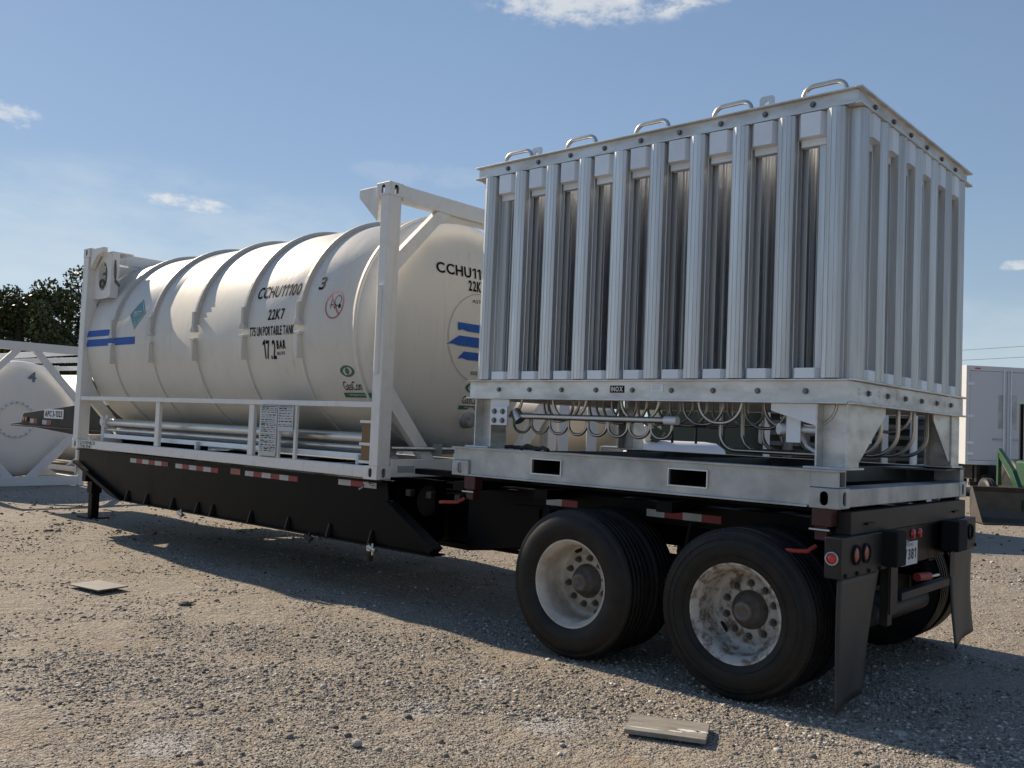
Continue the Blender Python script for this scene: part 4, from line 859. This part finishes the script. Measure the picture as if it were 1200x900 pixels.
wheel(AX[0], -1, me_rimA, me_tyre, R(-25)); wheel(AX[1], -1, me_rimB, me_tyre2, R(53)); wheel(AX[0], 1, me_rimA, me_tyre, .3); wheel(AX[1], 1, me_rimA, me_tyre, 1.1)
for x in AX: MB().cyl((x, .12, .50), (x, TW-.12, .50), .065, 16).build('axle', m_black, tr)
for y in (.62, TW-.62): MB().box((-2.2, y-.04, .60), (-.15, y+.04, .68)).box((-1.3, y-.06, .55), (-1.05, y+.06, .95)).build('spring_pack', m_black, tr)
MB().box((-2.4, .5, .97), (-.1, TW-.5, .99)).build('chassis_deck', m_black, tr)

# ================================================================== YARD OBJECTS
# second tank container on the ground, seen end-on beyond the trailer nose
def ground_tank(name, label, x1, yc, L, H, tank_m, yaw_=0., r=1.13, deco=True, grp=None):
    t = thing(name, label, 'tank container', grp, (x1, yc, 0), yaw_); w = 1.219; f = MB()
    for x in (0, -L):
        f_ = -.10 if x == 0 else 0
        for y in (-w, w-.12): MB().box((x+f_, y, .0), (x+f_+.10, y+.12, H)).build('corner_post', m_bgwhite, t, .006)
        MB().box((x+f_+.005, -w+.12, H-.17), (x+f_+.095, w-.12, H-.01)).build('top_cross_beam', m_bgwhite, t, .004); MB().box((x+f_+.005, -w+.12, .02), (x+f_+.095, w-.12, .20)).build('bottom_cross_beam', m_bgwhite, t, .004)
        b = MB(); xa, xb = x+f_+.015, x+f_+.085
        for s in (1, -1):
            b.prism([(s*.10, H-.17), (s*.26, H-.17), (s*(w-.12), H-1.10), (s*(w-.12), H-1.28)], 0, xa, xb); b.prism([(s*.12, .20), (s*.32, .20), (s*(w-.12), 1.05), (s*(w-.12), 1.28)], 0, xa, xb)
        b.build('diagonal_brace', m_bgwhite, t)
    for y in (-w, w-.08):
        MB().box((-L+.1, y, .05), (-.10, y+.08, .17)).build('side_sill', m_bgwhite, t, .004); MB().box((-L+.1, y, H-.14), (-.10, y+.08, H-.02)).build('top_rail', m_bgwhite, t, .004)
    z = .18+r; n = 14; pr = [(-.40+.28*math.sin(i/n*math.pi/2), max(.001, r*math.cos(i/n*math.pi/2)**.6)) for i in range(n+1)]
    s = MB().lathe([(-L+.3, .001), (-L+.3, r), (-.40, r)]+pr[1:], (0, 0, z), 0, n=72).build('tank_shell', tank_m, t)
    if deco:
        MB().lathe([(0, .36), (.05, .36), (.05, .30), (.02, .29), (.02, .001)], (-.16, -.10, z-.02), 0, n=48).build('manway', tank_m, s)
        bb = MB()
        for k in range(20): a = 2*math.pi*k/20; bb.cyl((-.11, -.10+.33*math.cos(a), z-.02+.33*math.sin(a)), (-.085, -.10+.33*math.cos(a), z-.02+.33*math.sin(a)), .02, 6)
        bb.build('manway_bolts', m_galv, s)
        lt = MB(); lettering(lt, '4', lambda u, v: (-.155, u, v), .08, .24, z+.72, z+.92, .06); lt.build('lettering', mat('blue_grey_print', (.12, .17, .24), .5), s)
    MB().prism([(-w+.2, .17), (w-.2, .17), (.7, .40), (-.7, .40)], 0, -L*.75, -L*.75+.15).prism([(-w+.2, .17), (w-.2, .17), (.7, .40), (-.7, .40)], 0, -.9, -.75).build('saddle', m_bgwhite, t)
    return t
ground_tank('tank_container', 'cream tank in a braced white frame on the ground, cut by the left photo edge', -16.7, 1.87, 6.05, 2.80, mat('pale_tank_paint', (.74, .73, .70), .38, var=.3, vscale=2, col2=(.6, .58, .54)))
ground_tank('tank_container', 'white framed tank half hidden behind the left container by the trees', -20.2, 5.6, 6.05, 2.8, m_bgwhite, .08, deco=False)
# equipment skid
e = thing('equipment_skid', 'small grey machinery skid on the ground behind the left container', 'equipment', None, (-18.0, 4.35, 0))
MB().box((-.9, -.5, 0), (.6, .5, .3)).build('skid_base', m_grate, e, .01); MB().box((-.7, -.4, .3), (.2, .4, 1.75)).build('housing', m_bgwhite, e, .03); MB().box((-.75, -.42, 1.82), (.3, .42, 1.98)).cyl((0, 0, 1.98), (0, 0, 2.2), .08, 12).build('hood', m_grate, e, .02); MB().cyl((.4, -.3, .3), (.4, -.3, 1.6), .08, 12).cyl((.4, .2, .3), (.4, .2, 1.4), .08, 12).build('upright_pipe', m_galv, e)
# beige tank container beyond, seen under the vaporizer
b = thing('beige_tank', 'beige horizontal storage tank between white posts seen under the vaporizer', 'storage tank', None, (-8.9, 10.6, 0), R(38))
MB().lathe([(-6, .001), (-6, .62), (-.28, .62), (-.12, .54), (-.03, .34), (0, .001)], (0, 0, 1.42), 0, n=64).build('tank_shell', m_beige, b)
for x in (-.6, -1.15, -3.2, -4.2): [MB().box((x-.10, y, 0), (x+.10, y+.16, 2.6)).build('white_post', m_bgwhite, b, .006) for y in (-1.12, .96)]
MB().box((-6, -1.1, .2), (0, -.98, .42)).box((-6, .98, .2), (0, 1.1, .42)).box((-4.6, -1., .42), (-4.4, 1., .95)).box((-.9, -1., .42), (-.7, 1., .95)).build('base_frame', m_bgwhite, b)
# small white tank on a stand
w_ = thing('small_white_tank', 'small white propane style tank on a dark stand seen under the vaporizer', 'tank', None, (-5.25, 6.85, 0), R(42))
MB().lathe([(-.80, .001), (-.77, .14), (-.66, .22), (-.5, .24), (.42, .24), (.6, .22), (.72, .14), (.76, .001)], (0, 0, 1.19), 0, n=40).build('tank_body', m_white2, w_)
MB().cyl((-.56, -.10, 1.62), (-.40, -.06, 1.44), .13, 20, r1=.07).build('valve_dome', m_white2, w_); MB().cyl((-.38, -.06, 1.43), (-.28, -.06, 1.60), .10, 16, r1=.12).build('valve_hood', m_dgreen, w_)
s = MB()
for x in (-.45, .4): s.box((x-.03, -.2, 0), (x+.03, -.14, 1.15)).box((x-.03, .14, 0), (x+.03, .2, 1.15)).box((x-.04, -.24, 1.0), (x+.04, .24, 1.06))
s.build('stand', m_steel, w_)
s = MB().tube([(-.1, -.22, 1.4), (-.1, -.22, 1.66), (.62, -.22, 1.66), (.62, -.22, 1.40)], .022, 8).tube([(.25, -.22, 1.40), (.25, -.22, 1.66)], .02, 8); s.build('guard_hoop', m_hole, w_)
# dark green enclosure
g = thing('generator_enclosure', 'dark green steel enclosure standing on gravel beyond the vaporizer gap', 'generator', None, (-5.6, 10.6, 0), R(42))
MB().box((-2.1, -.8, .15), (2.1, .8, 2.45)).build('housing', m_dgreen, g, .02)
MB().box((-2.15, -.82, 0), (2.15, .82, .16)).build('base', m_steel, g)
for x in (-1.0, .0, 1.0): MB().box((x-.006, -.807, .3), (x+.006, -.800, 2.3)).build('door_seam', m_hole, g)
for x, z in ((-.35, 1.6), (.45, 1.55)): MB().prism(stadium(x, z, .10, .36), 1, -.812, -.801).build('white_label', m_sign, g)
o = MB(); lettering(o, 'S', lambda u, v: (u, -.806, v), .85, 1.0, 1.35, 1.62, .06); o.build('lettering', m_hole, g)
o = MB()
for k in range(9): o.box((1.15, -.83, .55+.2*k), (2.0, -.80, .63+.2*k))
o.build('louvre', m_grate, g)
# stacked steel racks behind the rear legs
pr_ = thing('steel_rack', 'grey slatted steel rack stacked with pipes behind the vaporizer rear legs', 'rack', None, (-4.3, 10.9, 0), R(40))
o = MB()
for k in range(12): o.box((-1.5, -.5, .15+.18*k), (1.6, .5, .22+.18*k))
o.build('shelf', mat('dull_rack_steel', (.11, .11, .11), .6), pr_)
MB().box((-1.9, .55, .0), (1.9, .75, 2.5)).build('back_panel', m_dgreen, pr_)
o = MB()
for x in (-1.5, -.5, .5, 1.5): o.box((x-.05, -.56, 0), (x+.05, -.50, 2.4))
o.build('upright', m_bgwhite, pr_)
for x in (.9, 1.15): MB().cyl((x, -.75, 0), (x, -.75, 2.0), .06, 14).build('vertical_pipe', m_cap, pr_)
MB().box((-.2, -.9, 1.5), (.15, -.6, 2.15)).cyl((-.03, -.75, 1.3), (-.03, -.75, 2.1), .12, 16).build('filter_housing', m_cap, pr_)
# dark pallet load
q = thing('flat_pallet', 'dark crate on a low wooden pallet left of the small white tank', 'pallet', None, (-6.15, 6.9, 0), R(30))
MB().box((-.7, -.6, .0), (.7, .6, .14)).build('pallet_deck', m_wood, q); MB().box((-.6, -.5, .14), (.5, .5, 1.15)).build('crate', m_steel, q, .02); MB().box((-.4, -.4, 1.15), (.1, .2, 1.30)).build('crate_lid', m_grate, q, .02)

# white box trailer
bt = thing('box_trailer', 'white box trailer with closed rear doors parked at the right edge', 'box trailer', None, (-5.0, 24.75, 0), R(48))
BZ, BT = .98, 3.88; hw_ = 1.28
MB().box((-hw_, .0, BZ), (hw_, 9, BT)).build('body', m_bgwhite, bt, .01)
fr = MB().box((-hw_-.01, -.05, BZ), (-hw_+.10, .02, BT)).box((hw_-.10, -.05, BZ), (hw_+.01, .02, BT)).box((-hw_+.10, -.05, BT-.14), (hw_-.10, .02, BT)).box((-hw_+.10, -.05, BZ), (hw_-.10, .02, BZ+.12)); fr.build('door_frame', m_bgwhite, bt, .006)
for s in (-1, 1):
    a, b_ = (-hw_+.115, -.012) if s < 0 else (.012, hw_-.115)
    dd = MB().box((a, -.035, BZ+.13), (b_, -.001, BT-.15)).build('door', mat('door_panel', (.62, .65, .68), .5), bt, .008)
    xr = (b_-.10 if s < 0 else a+.10); MB().cyl((xr, -.06, BZ+.06), (xr, -.06, BT-.06), .022, 10).build('lock_rod', m_cap, dd)
    MB().box((xr-.34 if s < 0 else xr, -.075, 1.72), (xr if s < 0 else xr+.34, -.06, 1.76)).build('lock_handle', m_galv, dd)
    for z in (1.3, 1.62, 2.4, 3.35): MB().box((a-.09 if s < 0 else b_-.12, -.06, z-.04), (a+.12 if s < 0 else b_+.09, -.036, z+.04)).build('hinge', m_cap, dd)
    MB().box((xr-.16 if s < 0 else xr-.02, -.040, 2.05), (xr+.06 if s < 0 else xr+.2, -.036, 3.05)).build('reinforcement', m_galv, dd)
MB().box((-hw_+.25, -.06, BT-.10), (-hw_+.42, -.05, BT-.06)).build('marker_lamp', m_red, bt)
MB().box((-.9, .2, .55), (.9, 8.8, .98)).box((-.9, -.0, .40), (-.8, .1, .98)).box((.8, 0, .40), (.9, .1, .98)).box((-1.1, 0, .38), (1.1, .08, .48)).build('underframe', m_steel, bt)
for x in (-1.0, .72):
    for y in (1.2, 2.4): MB().lathe([(0, .001), (0, .25), (.02, .5), (.26, .5), (.28, .25), (.28, .001)], (x, y, .5), 0, n=28).build('wheel', m_rub, bt)
MB().box((-.6, -.45, .45), (-.1, -.1, .95)).cyl((-.9, -.3, .6), (.2, -.3, .75), .09, 10).build('hitch_gear', m_hole, bt)

# green loader tractor
tt = thing('loader_tractor', 'green loader tractor with a wide dark front bucket, cut by the right edge', 'tractor', None, (-3.17, 16.6, 0), R(35))
bk = MB(); prof = [(-1.62, .02), (-1.62, .0), (-1.15, .0), (-1.0, .06), (-.92, .22), (-.92, .62), (-.99, .72), (-1.02, .71), (-.955, .61), (-.955, .23), (-1.03, .09), (-1.16, .025)]
bk.prism(prof, 0, -.95, 1.75)
for x in (-.95, 1.73): bk.prism([(-1.60, .0), (-1.0, .0), (-.93, .2), (-.93, .62), (-1.0, .71), (-1.05, .70)], 0, x, x+.02)
bk.build('bucket', m_bucket, tt, .004)
for x in (.06, 1.4):
    MB().prism([(-1.0, .25), (-1.0, .42), (-.45, 1.05), (.30, 1.50), (.36, 1.38), (-.32, .92), (-.88, .28)], 0, x, x+.09).prism([(.24, .7), (.34, .7), (.34, 1.40), (.24, 1.40)], 0, x-.01, x+.06).build('loader_arm', m_tgreen, tt, .004)
    MB().cyl((x+.045, -.85, .50), (x+.045, .1, 1.15), .032, 10).build('hydraulic_ram', m_steel, tt)
MB().box((.7, -.20, .65), (1.3, 1.0, 1.25)).build('hood', m_tgreen, tt, .06); MB().box((.73, -.22, .70), (1.27, -.20, 1.15)).build('grille', m_hole, tt)
MB().box((-.1, -.1, .35), (1.7, .3, .50)).box((.6, -.2, .35), (1.1, 1.6, .66)).build('front_axle', m_steel, tt)
for x in (-.36, 1.6):
    MB().lathe([(0, .001), (0, .2), (.02, .32), (.05, .425), (.075, .425), (.085, .375), (.10, .43), (.13, .43), (.14, .375), (.155, .425), (.185, .425), (.20, .34), (.22, .2), (.22, .001)], (x, .05, .43), 0, n=32).build('front_wheel', m_rub, tt)
for x in (.75, 1.9):
    MB().lathe([(0, .001), (0, .4), (.04, .62), (.30, .62), (.34, .4), (.34, .001)], (x+.1, 1.75, .64), 0, n=36).build('rear_wheel', m_rub, tt); MB().lathe([(-.01, .33), (.35, .33), (.35, .001)], (x+.1, 1.75, .64), 0, n=24).build('rear_rim', m_yellow, tt)
for x in (1.22, 2.1):
    for y in (1.05, 1.95): MB().box((x-.035, y-.035, 1.2), (x+.035, y+.035, 2.55)).build('canopy_post', m_hole, tt)
MB().box((1.24, .95, 2.50), (2.2, 2.15, 2.60)).build('canopy', m_tgreen, tt, .02); MB().box((1.22, .93, 2.44), (1.34, .99, 2.56)).build('work_lamp', m_yellow, tt)
MB().box((1.4, 1.6, 1.0), (1.9, 2.05, 1.35)).box((1.4, 1.98, 1.35), (1.9, 2.05, 1.8)).build('seat', m_hole, tt, .03); MB().cyl((.86, .7, 1.2), (.86, .7, 2.25), .03, 10).cyl((.86, .7, 1.8), (.86, .7, 2.0), .05, 10).build('exhaust', m_hole, tt)

# boards lying on the gravel
pk = thing('wooden_board', 'weathered wooden board with white paint remnants lying in front of the wheels', 'board', None, (-.489, -.949, .012), R(25))
MB().box((-.205, -.135, 0), (.205, .135, .024)).build('board', m_wood, pk, .003)
wp = MB(); rnd = random.Random(4)
def blot(cx, cy, a, b_, n=18): return [(cx+a*math.cos(2*math.pi*i/n)*rnd.uniform(.6, 1.1), cy+b_*math.sin(2*math.pi*i/n)*rnd.uniform(.5, 1.1)) for i in range(n)]
for c in ((.12, -.02, .07, .018), (-.11, -.052, .10, .006), (.05, -.045, .05, .008), (.17, -.015, .04, .012)):
    pts = blot(*c); wp.add([(x, y*1.6, .0248) for x, y in pts], [tuple(range(len(pts)))])
wp.build('paint_remnant', m_woodw, pk)
ps = thing('metal_sheet', 'thin grey square sheet lying flat on the gravel at the left', 'sheet', None, (-5.935, -1.443, .014), R(10))
MB().box((-.21, -.145, 0), (.21, .145, .012)).build('sheet', m_sheet, ps, .002)
for i, (x, y, s, lab) in enumerate(((-4.78, -1.27, .05, 'dark fist sized stone left of the shadow edge on sunlit gravel'), (-1.41, -2.24, .026, 'grey stone lying in the gravel at the bottom centre'), (.38, -.06, .035, 'pale round stone inside the trailer shadow at lower right'))):
    bm = bmesh.new(); bmesh.ops.create_icosphere(bm, subdivisions=2, radius=1); r_ = random.Random(i)
    for v in bm.verts: v.co = Vector((v.co.x*s*1.2, v.co.y*s, v.co.z*s*.7))*r_.uniform(.85, 1.1)
    me = bpy.data.meshes.new('stone'); bm.to_mesh(me); bm.free(); me.materials.append((m_dstone, m_lstone, m_lstone)[i]); tag(put('stone', me, None, (x, y, s*.3)), lab, 'stone')

# power lines
for k, (z, lab) in enumerate(((13.9, 'upper thin power line crossing the sky above the box trailer'), (12.6, 'lower thin power line crossing the sky above the box trailer'))):
    mb = MB(); pts = []
    for i in range(25):
        t = i/24; x = -75+110*t; pts.append((x, 122-.0*x+(-34-x)*.55*0-(x+34)*.52, z+3.2*(2*t-1)**2*.6-.3))
    mb.tube(pts, .022, 5); tag(mb.build('power_line', m_hole), lab, 'power line', 'power lines over the yard')

# ------------------------------------------------------------------ trees
def crown_mesh(seed, rx, rz, zc, n):
    rng = np.random.default_rng(seed); k = 34; cen = []
    while len(cen) < k:
        p = rng.uniform(-1, 1, 3)
        if .25 < np.linalg.norm(p) < 1: cen.append(p*[rx, rx, rz]*.78)
    cen = np.array(cen); rad = rng.uniform(.12, .28, k)*rx
    idx = rng.integers(0, k, n); d = rng.normal(size=(n, 3)); d /= np.linalg.norm(d, axis=1)[:, None]; rr = rng.uniform(.25, 1.08, n)**.5
    c = cen[idx]+d*(rad[idx]*rr)[:, None]; c[:, 2] += zc
    s = rng.uniform(.05, .12, n); a = rng.normal(size=(n, 3)); a /= np.linalg.norm(a, axis=1)[:, None]; b = np.cross(a, rng.normal(size=(n, 3))); b /= np.linalg.norm(b, axis=1)[:, None]
    V = np.stack([c-a*s[:, None], c+b*s[:, None]*.55, c+a*s[:, None], c-b*s[:, None]*.55], 1).reshape(-1, 3); F = np.arange(4*n).reshape(-1, 4)
    me = bpy.data.meshes.new('crown'); me.vertices.add(len(V)); me.vertices.foreach_set('co', V.ravel()); me.loops.add(F.size); me.loops.foreach_set('vertex_index', F.ravel().astype(np.int32)); me.polygons.add(n); me.polygons.foreach_set('loop_start', np.arange(0, 4*n, 4)); me.update(); me.materials.append(m_leaf)
    tk = MB().tube([(0, 0, 0), (.05, .02, 1.2), (0, .1, zc*.7), (.1, 0, zc+rz*.4)], .16, 8)
    for q in cen[:9]: tk.tube([(0, .05, zc*.45), (q[0]*.4, q[1]*.4, zc*.6+q[2]*.3), (q[0], q[1], zc+q[2])], .05, 5)
    return me, tk.mesh('trunk', m_bark)
kinds = [crown_mesh(1, 3.0, 3.2, 4.4, 17000), crown_mesh(5, 2.7, 2.9, 4.0, 15000)]
TR = [(-50, 10.0, 0, 1.22, 'tree at the left photo edge, lower crown behind the left container'), (-45.8, 12.2, 1, 1.25, 'bushy tree between the left edge tree and the tall tree'), (-46.5, 14.9, 0, 1.20, 'tallest tree, rising just left of the trailer container front post'),
      (-44, 18.4, 1, 1.1, 'tree hidden mostly by the cream tank at its front post'), (-53, 14.0, 0, 1.15, 'tree in the back row showing through gaps at left'), (-48, 7.0, 1, 1.2, 'tree beyond the left frame edge behind the container'),
      (-19.6, 74, 0, 1.0, 'distant tree showing between the vaporizer and the white box trailer'), (-24, 76, 1, .9, 'distant tree just left of the vaporizer edge gap')]
for i, (x, y, k, s, lab) in enumerate(TR):
    t = thing('tree', lab, 'tree', 'trees along the far side of the yard', (x, y, 0), i*1.3); t.scale = (s, s, s); put('crown', kinds[k][0], t); put('trunk', kinds[k][1], t)
